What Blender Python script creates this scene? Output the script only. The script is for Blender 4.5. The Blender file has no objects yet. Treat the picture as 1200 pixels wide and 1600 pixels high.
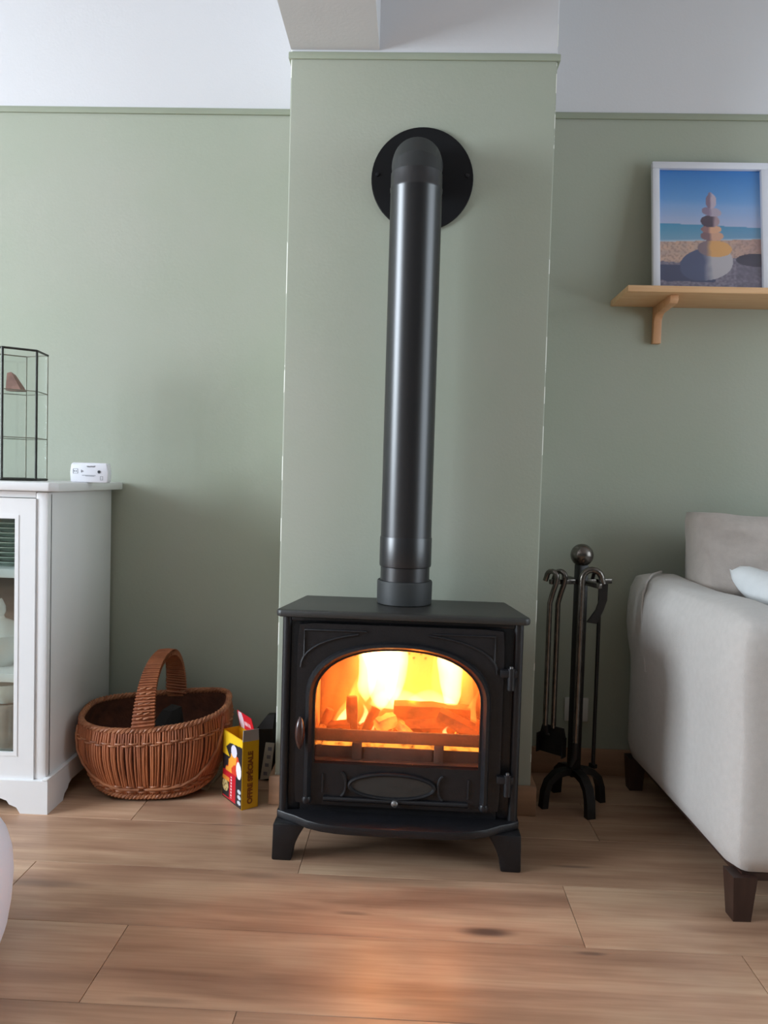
import bpy, bmesh, math, random
from mathutils import Vector, Matrix, noise
random.seed(7)
S = bpy.context.scene
COL = S.collection
R = math.radians

# ------------------------------------------------------------------ camera
F_PX, PITCH, ROLL, YAW = 1200.0, .0436, .0286, .0357
cam_d = bpy.data.cameras.new('camera')
cam = bpy.data.objects.new('camera', cam_d)
COL.objects.link(cam)
cam_d.sensor_fit = 'VERTICAL'
cam_d.sensor_height = 32.0
cam_d.lens = F_PX / 1600 * 32.0
cam_d.clip_start = .02
_f = Vector((-math.sin(YAW) * math.cos(PITCH), math.cos(YAW) * math.cos(PITCH), -math.sin(PITCH)))
_r = Vector((math.cos(YAW), math.sin(YAW), 0))
_u = _r.cross(_f)
_r2 = math.cos(ROLL) * _r + math.sin(ROLL) * _u
_u2 = -math.sin(ROLL) * _r + math.cos(ROLL) * _u
cam.matrix_world = Matrix(((_r2.x, _u2.x, -_f.x, 0), (_r2.y, _u2.y, -_f.y, 0), (_r2.z, _u2.z, -_f.z, .93), (0, 0, 0, 1)))
S.camera = cam

# ------------------------------------------------------------------ world, daylight, exposure
W = bpy.data.worlds.new('world')
S.world = W
W.use_nodes = True
W.node_tree.nodes['Background'].inputs[0].default_value = (.80, .90, 1.0, 1)
W.node_tree.nodes['Background'].inputs[1].default_value = 1.0
S.view_settings.view_transform = 'Standard'
S.view_settings.look = 'None'
S.view_settings.exposure = 0.0
S.view_settings.gamma = 1.0
S.view_settings.use_curve_mapping = False
try:
    S.cycles.max_bounces = 8
    S.cycles.diffuse_bounces = 5
    S.cycles.transparent_max_bounces = 24
    S.cycles.caustics_reflective = False
    S.cycles.caustics_refractive = False
    S.cycles.sample_clamp_indirect = 6
except Exception:
    pass

RX0, RX1, RY0, RY1, RZ1 = -4.1, 3.2, -2.4, 2.46, 2.5        # the room
WIN_L = (-.55, 1.25, .65, 2.2)                                 # y0 y1 z0 z1 of the window in the left wall
WIN_R = (-.3, 1.75, .35, 2.2)


def area(name, loc, rot, sx, sy, power, color):
    d = bpy.data.lights.new(name, 'AREA')
    d.shape = 'RECTANGLE'
    d.size, d.size_y, d.energy, d.color = sx, sy, power, color
    o = bpy.data.objects.new(name, d)
    COL.objects.link(o)
    o.location, o.rotation_euler = loc, rot
    return o


area('daylight_left_window', (RX0 - .10, (WIN_L[0] + WIN_L[1]) / 2, (WIN_L[2] + WIN_L[3]) / 2), (0, R(-90), 0),
     WIN_L[3] - WIN_L[2], WIN_L[1] - WIN_L[0], 268, (.80, .90, 1.0))
area('daylight_right_window', (RX1 + .10, (WIN_R[0] + WIN_R[1]) / 2, (WIN_R[2] + WIN_R[3]) / 2), (0, R(90), 0),
     WIN_R[3] - WIN_R[2], WIN_R[1] - WIN_R[0], 58, (.79, .90, 1.0))

# ------------------------------------------------------------------ materials
def s2l(c):
    return tuple(((x / 12.92) if x <= .04045 else ((x + .055) / 1.055) ** 2.4) for x in c)


def rgb(r, g, b):
    return s2l((r / 255, g / 255, b / 255)) + (1,)


def mat(name, color, rough=.6, metal=0.0, var=0.0, scale=8.0, bump=0.0, bscale=60.0, spec=.5, stretch=(1, 1, 1), sheen=0.0, coat=0.0, color2=None):
    m = bpy.data.materials.new(name)
    m.use_nodes = True
    nt = m.node_tree
    b = nt.nodes['Principled BSDF']
    b.inputs['Base Color'].default_value = color
    b.inputs['Roughness'].default_value = rough
    b.inputs['Metallic'].default_value = metal
    b.inputs['Specular IOR Level'].default_value = spec
    if sheen:
        b.inputs['Sheen Weight'].default_value = sheen
    if coat:
        b.inputs['Coat Weight'].default_value = coat
    tc = nt.nodes.new('ShaderNodeTexCoord')
    mp = nt.nodes.new('ShaderNodeMapping')
    mp.inputs['Scale'].default_value = stretch
    nt.links.new(tc.outputs['Object'], mp.inputs[0])
    if var or color2:
        n = nt.nodes.new('ShaderNodeTexNoise')
        n.inputs['Scale'].default_value = scale
        n.inputs['Detail'].default_value = 5
        nt.links.new(mp.outputs[0], n.inputs[0])
        r = nt.nodes.new('ShaderNodeValToRGB')
        r.color_ramp.elements[0].position = .3
        r.color_ramp.elements[1].position = .7
        if color2:
            r.color_ramp.elements[0].color = color
            r.color_ramp.elements[1].color = color2
        else:
            r.color_ramp.elements[0].color = tuple(c * (1 - var) for c in color[:3]) + (1,)
            r.color_ramp.elements[1].color = tuple(min(1, c * (1 + var)) for c in color[:3]) + (1,)
        nt.links.new(n.outputs[0], r.inputs[0])
        nt.links.new(r.outputs[0], b.inputs['Base Color'])
    if bump:
        n2 = nt.nodes.new('ShaderNodeTexNoise')
        n2.inputs['Scale'].default_value = bscale
        n2.inputs['Detail'].default_value = 4
        nt.links.new(mp.outputs[0], n2.inputs[0])
        bp = nt.nodes.new('ShaderNodeBump')
        bp.inputs['Strength'].default_value = bump
        bp.inputs['Distance'].default_value = .004
        nt.links.new(n2.outputs[0], bp.inputs['Height'])
        nt.links.new(bp.outputs[0], b.inputs['Normal'])
    return m


def vcol_mat(name, rough=.4, coat=0.0):
    m = bpy.data.materials.new(name)
    m.use_nodes = True
    nt = m.node_tree
    b = nt.nodes['Principled BSDF']
    a = nt.nodes.new('ShaderNodeVertexColor')
    a.layer_name = 'print'
    nt.links.new(a.outputs[0], b.inputs['Base Color'])
    b.inputs['Roughness'].default_value = rough
    return m


def glass_mat(name, tint=(1, 1, 1), gloss=.06, rough=.03):
    m = bpy.data.materials.new(name)
    m.use_nodes = True
    nt = m.node_tree
    nt.nodes.remove(nt.nodes['Principled BSDF'])
    out = nt.nodes['Material Output']
    t = nt.nodes.new('ShaderNodeBsdfTransparent')
    t.inputs[0].default_value = tuple(tint) + (1,)
    g = nt.nodes.new('ShaderNodeBsdfGlossy')
    g.inputs['Roughness'].default_value = rough
    x = nt.nodes.new('ShaderNodeMixShader')
    x.inputs[0].default_value = gloss
    nt.links.new(t.outputs[0], x.inputs[1])
    nt.links.new(g.outputs[0], x.inputs[2])
    nt.links.new(x.outputs[0], out.inputs[0])
    return m


def sooty_glass(name, film):
    m = glass_mat(name, (.95, .93, .91), .03, .08)
    nt = m.node_tree
    out = nt.nodes['Material Output']
    src = out.inputs[0].links[0].from_socket
    t = nt.nodes.new('ShaderNodeBsdfTranslucent')
    t.inputs[0].default_value = (.85, .45, .26, 1)
    tc = nt.nodes.new('ShaderNodeTexCoord')
    n = nt.nodes.new('ShaderNodeTexNoise')
    n.inputs['Scale'].default_value = 18
    n.inputs['Detail'].default_value = 5
    nt.links.new(tc.outputs['Object'], n.inputs[0])
    r = nt.nodes.new('ShaderNodeMapRange')
    r.inputs['From Min'].default_value, r.inputs['From Max'].default_value = .3, .7
    r.inputs['To Min'].default_value, r.inputs['To Max'].default_value = film * .6, film * 1.4
    nt.links.new(n.outputs[0], r.inputs[0])
    x = nt.nodes.new('ShaderNodeMixShader')
    nt.links.new(r.outputs[0], x.inputs[0])
    nt.links.new(src, x.inputs[1])
    nt.links.new(t.outputs[0], x.inputs[2])
    nt.links.new(x.outputs[0], out.inputs[0])
    return m


def flame_mat(name, color, strength):
    m = bpy.data.materials.new(name)
    m.use_nodes = True
    nt = m.node_tree
    nt.nodes.remove(nt.nodes['Principled BSDF'])
    e = nt.nodes.new('ShaderNodeEmission')
    e.inputs[0].default_value = tuple(color) + (1,)
    e.inputs[1].default_value = strength
    nt.links.new(e.outputs[0], nt.nodes['Material Output'].inputs['Volume'])
    return m


def ember_mat(name, base, glow, strength, scale=30, lo=.45, hi=.7):
    m = mat(name, base, .9, bump=.6, bscale=70)
    nt = m.node_tree
    b = nt.nodes['Principled BSDF']
    tc = nt.nodes.new('ShaderNodeTexCoord')
    n = nt.nodes.new('ShaderNodeTexNoise')
    n.inputs['Scale'].default_value = scale
    n.inputs['Detail'].default_value = 6
    r = nt.nodes.new('ShaderNodeMapRange')
    r.inputs['From Min'].default_value = lo
    r.inputs['From Max'].default_value = hi
    r.inputs['To Max'].default_value = strength
    nt.links.new(tc.outputs['Object'], n.inputs[0])
    nt.links.new(n.outputs[0], r.inputs[0])
    nt.links.new(r.outputs[0], b.inputs['Emission Strength'])
    b.inputs['Emission Color'].default_value = tuple(glow) + (1,)
    return m


def wall_mat(name, green, white, split, corner=None):
    """sage paint with roller mottling below the picture rail, white above; worn corners optional"""
    m = bpy.data.materials.new(name)
    m.use_nodes = True
    nt = m.node_tree
    N, L = nt.nodes.new, nt.links.new
    b = nt.nodes['Principled BSDF']
    b.inputs['Roughness'].default_value = .75
    b.inputs['Specular IOR Level'].default_value = .3
    g = N('ShaderNodeNewGeometry')
    n = N('ShaderNodeTexNoise')
    n.inputs['Scale'].default_value = 2.6
    n.inputs['Detail'].default_value = 4
    L(g.outputs['Position'], n.inputs[0])
    r = N('ShaderNodeValToRGB')
    r.color_ramp.elements[0].position, r.color_ramp.elements[1].position = .3, .7
    r.color_ramp.elements[0].color = tuple(c * k for c, k in zip(green[:3], (.965, .985, .96))) + (1,)
    r.color_ramp.elements[1].color = tuple(c * k for c, k in zip(green[:3], (1.035, 1.01, 1.03))) + (1,)
    L(n.outputs[0], r.inputs[0])
    sx = N('ShaderNodeSeparateXYZ')
    L(g.outputs['Position'], sx.inputs[0])
    gt = N('ShaderNodeMath')
    gt.operation = 'GREATER_THAN'
    gt.inputs[1].default_value = split
    L(sx.outputs[2], gt.inputs[0])
    mx = N('ShaderNodeMixRGB')
    L(gt.outputs[0], mx.inputs[0])
    L(r.outputs[0], mx.inputs[1])
    mx.inputs[2].default_value = white
    last = mx
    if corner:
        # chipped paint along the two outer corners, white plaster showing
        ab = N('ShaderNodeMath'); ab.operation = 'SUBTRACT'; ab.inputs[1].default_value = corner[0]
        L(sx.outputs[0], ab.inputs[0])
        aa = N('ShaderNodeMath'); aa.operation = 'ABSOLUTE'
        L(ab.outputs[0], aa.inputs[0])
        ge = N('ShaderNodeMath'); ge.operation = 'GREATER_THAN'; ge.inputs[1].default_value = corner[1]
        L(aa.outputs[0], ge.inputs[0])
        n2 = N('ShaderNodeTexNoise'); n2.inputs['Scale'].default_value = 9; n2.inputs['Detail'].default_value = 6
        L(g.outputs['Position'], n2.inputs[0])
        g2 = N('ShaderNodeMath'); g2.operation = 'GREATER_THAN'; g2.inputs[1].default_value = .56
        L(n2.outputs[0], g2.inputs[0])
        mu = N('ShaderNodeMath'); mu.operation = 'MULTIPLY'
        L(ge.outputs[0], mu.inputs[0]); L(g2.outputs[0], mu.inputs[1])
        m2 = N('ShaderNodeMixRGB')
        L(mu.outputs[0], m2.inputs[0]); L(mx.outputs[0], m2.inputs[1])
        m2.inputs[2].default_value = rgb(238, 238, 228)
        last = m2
    L(last.outputs[0], b.inputs['Base Color'])
    n3 = N('ShaderNodeTexNoise'); n3.inputs['Scale'].default_value = 140
    L(g.outputs['Position'], n3.inputs[0])
    bp = N('ShaderNodeBump'); bp.inputs['Strength'].default_value = .12; bp.inputs['Distance'].default_value = .003
    L(n3.outputs[0], bp.inputs['Height']); L(bp.outputs[0], b.inputs['Normal'])
    return m


def plank_mat():
    m = bpy.data.materials.new('oak_plank')
    m.use_nodes = True
    nt = m.node_tree
    N, L = nt.nodes.new, nt.links.new
    b = nt.nodes['Principled BSDF']
    g = N('ShaderNodeNewGeometry')
    oi = N('ShaderNodeObjectInfo')
    mul = N('ShaderNodeVectorMath'); mul.operation = 'SCALE'; mul.inputs['Scale'].default_value = 37.0
    cx = N('ShaderNodeCombineXYZ')
    for i in range(3):
        L(oi.outputs['Random'], cx.inputs[i])
    L(cx.outputs[0], mul.inputs[0])
    add = N('ShaderNodeVectorMath'); add.operation = 'ADD'
    L(g.outputs['Position'], add.inputs[0]); L(mul.outputs[0], add.inputs[1])
    mp = N('ShaderNodeMapping'); mp.inputs['Scale'].default_value = (1.3, 11, 1)
    L(add.outputs[0], mp.inputs[0])
    n1 = N('ShaderNodeTexNoise'); n1.inputs['Scale'].default_value = 1.5; n1.inputs['Detail'].default_value = 6; n1.inputs['Distortion'].default_value = .5
    L(mp.outputs[0], n1.inputs[0])
    r1 = N('ShaderNodeValToRGB')
    e = r1.color_ramp.elements
    e[0].position = .28; e[0].color = PL[0]
    e[1].position = .74; e[1].color = PL[2]
    k = e.new(.5); k.color = PL[1]
    L(n1.outputs[0], r1.inputs[0])
    # soft pink / grey patches along the board
    mp2 = N('ShaderNodeMapping'); mp2.inputs['Scale'].default_value = (2.2, 7, 1)
    L(add.outputs[0], mp2.inputs[0])
    n2 = N('ShaderNodeTexNoise'); n2.inputs['Scale'].default_value = 1.1; n2.inputs['Detail'].default_value = 3
    L(mp2.outputs[0], n2.inputs[0])
    r2 = N('ShaderNodeValToRGB')
    r2.color_ramp.elements[0].position = .36; r2.color_ramp.elements[0].color = (.68, .63, .61, 1)
    r2.color_ramp.elements[1].position = .62; r2.color_ramp.elements[1].color = (1, 1, 1, 1)
    L(n2.outputs[0], r2.inputs[0])
    m1 = N('ShaderNodeMixRGB'); m1.blend_type = 'MULTIPLY'; m1.inputs[0].default_value = .75
    L(r1.outputs[0], m1.inputs[1]); L(r2.outputs[0], m1.inputs[2])
    # fine grain
    mp3 = N('ShaderNodeMapping'); mp3.inputs['Scale'].default_value = (5, 120, 1)
    L(add.outputs[0], mp3.inputs[0])
    n3 = N('ShaderNodeTexNoise'); n3.inputs['Scale'].default_value = 1.0; n3.inputs['Detail'].default_value = 3
    L(mp3.outputs[0], n3.inputs[0])
    r3 = N('ShaderNodeValToRGB')
    r3.color_ramp.elements[0].position = .35; r3.color_ramp.elements[0].color = (.86, .83, .80, 1)
    r3.color_ramp.elements[1].position = .6; r3.color_ramp.elements[1].color = (1, 1, 1, 1)
    L(n3.outputs[0], r3.inputs[0])
    m2 = N('ShaderNodeMixRGB'); m2.blend_type = 'MULTIPLY'; m2.inputs[0].default_value = .8
    L(m1.outputs[0], m2.inputs[1]); L(r3.outputs[0], m2.inputs[2])
    # per-board tone
    hv = N('ShaderNodeHueSaturation')
    mr = N('ShaderNodeMapRange'); mr.inputs['To Min'].default_value = .90; mr.inputs['To Max'].default_value = 1.08
    L(oi.outputs['Random'], mr.inputs[0]); L(mr.outputs[0], hv.inputs['Value'])
    L(m2.outputs[0], hv.inputs['Color'])
    last = hv.outputs[0]
    # knots: fixed dark eyes in the wood
    for (kx, ky, sx_, sy_, st) in ((.181, 1.555, .050, .015, .85), (.382, 1.50, .03, .006, .6), (-.80, 1.66, .10, .014, .45), (.42, 1.845, .05, .006, .5),
                                   (-.10, 1.60, .035, .006, .4), (-.46, 1.985, .05, .006, .4), (-.42, 1.30, .06, .008, .3), (.05, 1.33, .09, .010, .25), (-.33, 1.735, .05, .012, .3)):
        sub = N('ShaderNodeVectorMath'); sub.operation = 'SUBTRACT'; sub.inputs[1].default_value = (kx, ky, 0)
        L(g.outputs['Position'], sub.inputs[0])
        sc = N('ShaderNodeVectorMath'); sc.operation = 'MULTIPLY'; sc.inputs[1].default_value = (1 / sx_, 1 / sy_, 0)
        L(sub.outputs[0], sc.inputs[0])
        ln = N('ShaderNodeVectorMath'); ln.operation = 'LENGTH'
        L(sc.outputs[0], ln.inputs[0])
        mr2 = N('ShaderNodeMapRange'); mr2.interpolation_type = 'SMOOTHSTEP'
        mr2.inputs['From Min'].default_value = .35; mr2.inputs['From Max'].default_value = 1.5
        mr2.inputs['To Min'].default_value = st; mr2.inputs['To Max'].default_value = 0
        L(ln.outputs['Value'], mr2.inputs[0])
        mk = N('ShaderNodeMixRGB'); mk.inputs[2].default_value = rgb(84, 66, 60)
        L(mr2.outputs[0], mk.inputs[0]); L(last, mk.inputs[1])
        last = mk.outputs[0]
    L(last, b.inputs['Base Color'])
    b.inputs['Roughness'].default_value = .34
    b.inputs['Specular IOR Level'].default_value = .4
    bp = N('ShaderNodeBump'); bp.inputs['Strength'].default_value = .10; bp.inputs['Distance'].default_value = .002
    L(n3.outputs[0], bp.inputs['Height']); L(bp.outputs[0], b.inputs['Normal'])
    return m


PL = (rgb(166, 130, 106), rgb(193, 157, 129), rgb(209, 178, 148))
GREEN = rgb(168, 173, 158)
WHITE = rgb(216, 216, 218)
M = {
    'plank': plank_mat(),
    'underlay': mat('plank_gap', rgb(70, 52, 42), .9),
    'wall': wall_mat('sage_wall_paint', GREEN, WHITE, 2.085),
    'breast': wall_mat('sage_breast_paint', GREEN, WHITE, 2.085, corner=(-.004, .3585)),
    'dark_wall': mat('slate_wall_paint', rgb(104, 106, 102), .8, var=.03, scale=3),
    'rail': mat('sage_rail_paint', rgb(158, 165, 146), .6, var=.03),
    'plain': mat('white_wall_paint', WHITE, .8, var=.02, scale=3, bump=.1, bscale=140),
    'skirt': mat('wood_skirting', rgb(164, 126, 98), .5, var=.15, scale=3, stretch=(1, 1, 12)),
    'iron': mat('black_cast_iron', (.010, .010, .012, 1), .38, var=.15, scale=40, bump=.14, bscale=240, spec=.45),
    'iron_top': mat('black_plate_steel', (.030, .029, .027, 1), .42, var=.1, scale=20, bump=.1, bscale=300),
    'pipe': mat('black_flue_enamel', (.009, .009, .011, 1), .33, var=.08, scale=6, spec=.8),
    'pipe_matt': mat('black_flue_matt', (.030, .032, .032, 1), .55, var=.08, scale=9, spec=.4),
    'plate_black': mat('black_wall_plate', (.006, .006, .007, 1), .6, spec=.25),
    'steel': mat('worn_steel', rgb(150, 150, 150), .35, metal=.9),
    'spindle': mat('handle_enamel', rgb(60, 34, 30), .25, coat=.4),
    'firebrick': mat('fire_brick', rgb(176, 132, 92), .95, var=.3, scale=9, bump=.3, bscale=60),
    'soot': mat('sooty_lining', rgb(60, 50, 44), .95, var=.3, scale=9),
    'bar': mat('grate_iron', rgb(92, 66, 58), .75, var=.25, scale=24, bump=.3, bscale=120),
    'stove_glass': sooty_glass('stove_glass', .05),
    'cab_glass': glass_mat('cabinet_glass', (.93, .97, .95), .11, .03),
    'box_glass': glass_mat('clear_glass', (.985, .995, .99), .06, .05),
    'cab': mat('white_cabinet_paint', rgb(228, 228, 228), .42, var=.02, scale=3, bump=.05, bscale=80),
    'cab_in': mat('cabinet_inside', rgb(206, 210, 200), .6),
    'lead': mat('lead_came', rgb(62, 62, 58), .45, metal=.6, var=.2, scale=60),
    'lead_pale': mat('pale_came', rgb(128, 126, 112), .45, metal=.4, var=.2, scale=60),
    'stone': mat('brown_crystal', rgb(140, 98, 84), .6, var=.25, scale=40, bump=.4, bscale=60),
    'plastic': mat('white_plastic', rgb(232, 232, 238), .4),
    'ink': mat('grey_ink', rgb(120, 122, 130), .6),
    'ink_dark': mat('dark_ink', rgb(40, 42, 48), .6),
    'wicker': mat('wicker', rgb(142, 80, 50), .55, color2=rgb(186, 112, 70), scale=22, bump=.3, bscale=160, stretch=(1, 1, .25)),
    'wicker_rim': mat('wicker_rim', rgb(134, 80, 52), .5, color2=rgb(186, 122, 82), scale=26, bump=.3, bscale=120),
    'wicker_in': mat('wicker_dark', rgb(112, 62, 42), .8, color2=rgb(78, 46, 32), scale=30, bump=.5, bscale=90),
    'coal': mat('dark_lump', rgb(34, 30, 28), .8, bump=.6, bscale=40),
    'yellow': mat('yellow_card', rgb(236, 182, 22), .45, var=.05, scale=12),
    'brown_ink': mat('brown_ink', rgb(146, 82, 12), .5),
    'card_grey': mat('grey_card', rgb(176, 170, 166), .8),
    'red_card': mat('red_card', rgb(214, 34, 44), .5),
    'white_ink': mat('white_ink', rgb(244, 236, 240), .5),
    'black_pack': mat('black_packet', rgb(24, 23, 22), .5),
    'pale_label': mat('pale_label', rgb(186, 182, 170), .7, var=.05),
    'stick': mat('pale_kindling', rgb(176, 150, 126), .8, var=.15, scale=8, stretch=(8, 1, 8)),
    'tool': mat('forged_iron', rgb(104, 98, 92), .22, metal=.9, var=.25, scale=50, bump=.15, bscale=120),
    'tool_black': mat('forged_black', rgb(30, 27, 25), .45, metal=.3, var=.2, scale=40, bump=.2, bscale=90),
    'socket': mat('socket_plastic', rgb(214, 212, 206), .5),
    'sofa': mat('beige_linen', rgb(190, 185, 180), .95, var=.035, scale=60, bump=.3, bscale=420, sheen=.15),
    'pillow': mat('taupe_linen', rgb(174, 164, 156), .95, var=.05, scale=50, bump=.3, bscale=420, sheen=.15),
    'white_cush': mat('off_white_cotton', rgb(212, 214, 214), .95, var=.02, scale=50, bump=.25, bscale=420),
    'dark_wood': mat('dark_stained_wood', rgb(52, 34, 28), .4, var=.2, scale=12, stretch=(6, 6, 1)),
    'shelf': mat('pine_shelf', rgb(214, 168, 122), .5, color2=rgb(226, 186, 142), scale=7, stretch=(1, 12, 12)),
    'bracket': mat('pine_bracket', rgb(204, 152, 110), .5, color2=rgb(214, 168, 126), scale=9, stretch=(6, 6, 1)),
    'frame': mat('white_frame', rgb(222, 224, 232), .45),
    'print': vcol_mat('photo_print', .35),
    'boxprint': vcol_mat('box_print', .4),
    'pouf': mat('white_pouf', rgb(228, 226, 236), .6, var=.01, scale=4),
    'ceramic': mat('white_ceramic', rgb(226, 232, 230), .25, coat=.3),
    'plate_green': mat('pale_green_glaze', rgb(182, 196, 184), .25, coat=.3),
    'olive': mat('olive_glaze', rgb(132, 128, 100), .35),
    'rib_glass': mat('ribbed_glass', rgb(150, 140, 132), .12, spec=.8, coat=.6),
    'dark_box': mat('dark_weave', rgb(36, 42, 42), .7, var=.5, scale=30),
    'log': ember_mat('burning_wood', rgb(120, 66, 40), (1.0, .13, .012), .95, 26, .30, .75),
    'log_hot': ember_mat('glowing_wood', rgb(200, 140, 90), (1.0, .30, .04), 1.8, 20, .35, .65),
    'ember': ember_mat('ember_bed', rgb(50, 26, 20), (1.0, .16, .015), 1.3, 34, .42, .66),
    'slot': ember_mat('glowing_ash', rgb(160, 80, 40), (1.0, .32, .04), 2.2, 60, .30, .55),
}

# ------------------------------------------------------------------ mesh helpers
class MB:
    def __init__(s):
        s.v, s.f = [], []

    def add(s, v, f):
        o = len(s.v)
        s.v += [tuple(p) for p in v]
        s.f += [tuple(i + o for i in q) for q in f]
        return s

    def bm(s, bm):
        bm.verts.index_update()
        s.add([v.co[:] for v in bm.verts], [[v.index for v in f.verts] for f in bm.faces])
        bm.free()
        return s

    def box(s, x0, x1, y0, y1, z0, z1, bev=0.0, seg=2):
        if not bev:
            v = [(x, y, z) for x in (x0, x1) for y in (y0, y1) for z in (z0, z1)]
            return s.add(v, [(0, 1, 3, 2), (4, 6, 7, 5), (0, 4, 5, 1), (2, 3, 7, 6), (0, 2, 6, 4), (1, 5, 7, 3)])
        b = bmesh.new()
        bmesh.ops.create_cube(b, size=1)
        for v in b.verts:
            v.co = Vector(((x0 + x1) / 2 + v.co.x * (x1 - x0), (y0 + y1) / 2 + v.co.y * (y1 - y0), (z0 + z1) / 2 + v.co.z * (z1 - z0)))
        bmesh.ops.bevel(b, geom=list(b.edges), offset=bev, segments=seg, affect='EDGES', profile=.5)
        return s.bm(b)

    def tube(s, pts, r, n=12, cap=True, flat=1.0):
        """round bar along a polyline; r may be a list"""
        pts = [Vector(p) for p in pts]
        rs = r if isinstance(r, (list, tuple)) else [r] * len(pts)
        vs, fs = [], []
        up = None
        for i, p in enumerate(pts):
            t = (pts[min(i + 1, len(pts) - 1)] - pts[max(i - 1, 0)])
            if t.length < 1e-9:
                t = Vector((0, 0, 1))
            t.normalize()
            if up is None:
                up = Vector((0, 0, 1)) if abs(t.z) < .9 else Vector((1, 0, 0))
            a = t.cross(up)
            if a.length < 1e-6:
                a = t.cross(Vector((0, 1, 0)))
            a.normalize()
            b = a.cross(t).normalized()
            up = b
            for k in range(n):
                w = 2 * math.pi * k / n
                vs.append(p + a * (math.cos(w) * rs[i]) + b * (math.sin(w) * rs[i] * flat))
        for i in range(len(pts) - 1):
            for k in range(n):
                k2 = (k + 1) % n
                fs.append((i * n + k, i * n + k2, (i + 1) * n + k2, (i + 1) * n + k))
        if cap:
            fs.append(tuple(range(n))[::-1])
            fs.append(tuple(range((len(pts) - 1) * n, len(pts) * n)))
        return s.add(vs, fs)

    def lathe(s, prof, c=(0, 0, 0), n=32, close=True):
        """prof: list of (r, z)"""
        vs, fs = [], []
        for r, z in prof:
            for k in range(n):
                w = 2 * math.pi * k / n
                vs.append((c[0] + r * math.cos(w), c[1] + r * math.sin(w), c[2] + z))
        m = len(prof)
        for i in range(m - 1):
            for k in range(n):
                k2 = (k + 1) % n
                fs.append((i * n + k, i * n + k2, (i + 1) * n + k2, (i + 1) * n + k))
        if close:
            fs.append(tuple(range(n))[::-1])
            fs.append(tuple(range((m - 1) * n, m * n)))
        return s.add(vs, fs)

    def prism(s, poly, axis, a, b, bev=0.0):
        """extrude a 2-D polygon along axis 'x','y' or 'z' from a to b"""
        def P(u, v, t):
            return {'x': (t, u, v), 'y': (u, t, v), 'z': (u, v, t)}[axis]
        n = len(poly)
        bm = bmesh.new()
        lo = [bm.verts.new(P(u, v, a)) for u, v in poly]
        hi = [bm.verts.new(P(u, v, b)) for u, v in poly]
        bm.faces.new(lo); bm.faces.new(hi[::-1])
        for i in range(n):
            j = (i + 1) % n
            bm.faces.new((lo[i], hi[i], hi[j], lo[j]))
        bmesh.ops.recalc_face_normals(bm, faces=list(bm.faces))
        if bev:
            es = [e for e in bm.edges if e.is_manifold and e.calc_face_angle(0) > .5]
            bmesh.ops.bevel(bm, geom=es, offset=bev, segments=2, affect='EDGES', profile=.5)
        return s.bm(bm)

    def ring(s, outer, inner, y0, y1):
        """plate in XZ with a hole; outer and inner have equal counts; y0 front, y1 back"""
        n = len(outer)
        vs = [(x, y0, z) for x, z in outer] + [(x, y0, z) for x, z in inner] + [(x, y1, z) for x, z in outer] + [(x, y1, z) for x, z in inner]
        fs = []
        for i in range(n):
            j = (i + 1) % n
            fs += [(i, j, n + j, n + i), (2 * n + j, 2 * n + i, 3 * n + i, 3 * n + j),
                   (j, i, 2 * n + i, 2 * n + j), (n + i, n + j, 3 * n + j, 3 * n + i)]
        return s.add(vs, fs)

    def xf(s, mtx):
        s.v = [tuple(mtx @ Vector(p)) for p in s.v]
        return s


def link(name, mb, m, parent=None, smooth=40, world=False):
    if world and parent is not None:
        root = parent
        while root.parent is not None:
            root = root.parent
        inv = (Matrix.Translation(root.location) @ root.rotation_euler.to_matrix().to_4x4()).inverted()
        mb.xf(inv)
    me = bpy.data.meshes.new(name)
    me.from_pydata(mb.v, [], mb.f)
    bm = bmesh.new()
    bm.from_mesh(me)
    bmesh.ops.recalc_face_normals(bm, faces=list(bm.faces))
    bm.to_mesh(me)
    bm.free()
    if m is not None:
        me.materials.append(m)
    if smooth:
        me.polygons.foreach_set('use_smooth', [True] * len(me.polygons))
        me.set_sharp_from_angle(angle=R(smooth))
    me.update()
    o = bpy.data.objects.new(name, me)
    COL.objects.link(o)
    if parent is not None:
        o.parent = parent
    return o


def thing(name, label, cat, loc=(0, 0, 0), rz=0.0, group=None):
    o = bpy.data.objects.new(name, None)
    COL.objects.link(o)
    o.empty_display_size = .05
    o.location = loc
    o.rotation_euler = (0, 0, rz)
    o['label'], o['category'] = label, cat
    if group:
        o['group'] = group
    return o


def tag(o, label, cat, group=None):
    o['label'], o['category'] = label, cat
    if group:
        o['group'] = group
    return o


def struct(name, mb, m, parent=None, smooth=30):
    o = link(name, mb, m, parent, smooth)
    if parent is None:
        o['kind'] = 'structure'
    return o


def text(name, body, m, parent, mtx, size, ext=.0002, align='CENTER'):
    c = bpy.data.curves.new(name, 'FONT')
    c.body = body
    c.size = size
    c.extrude = ext
    c.align_x = align
    c.align_y = 'CENTER'
    c.materials.append(m)
    c.offset = .0011
    tmp = bpy.data.objects.new('tmp', c)
    COL.objects.link(tmp)
    me = bpy.data.meshes.new_from_object(tmp.evaluated_get(bpy.context.evaluated_depsgraph_get()))
    bpy.data.objects.remove(tmp)
    o = bpy.data.objects.new(name, me)
    COL.objects.link(o)
    o.parent = parent
    o.matrix_local = mtx
    return o


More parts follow.
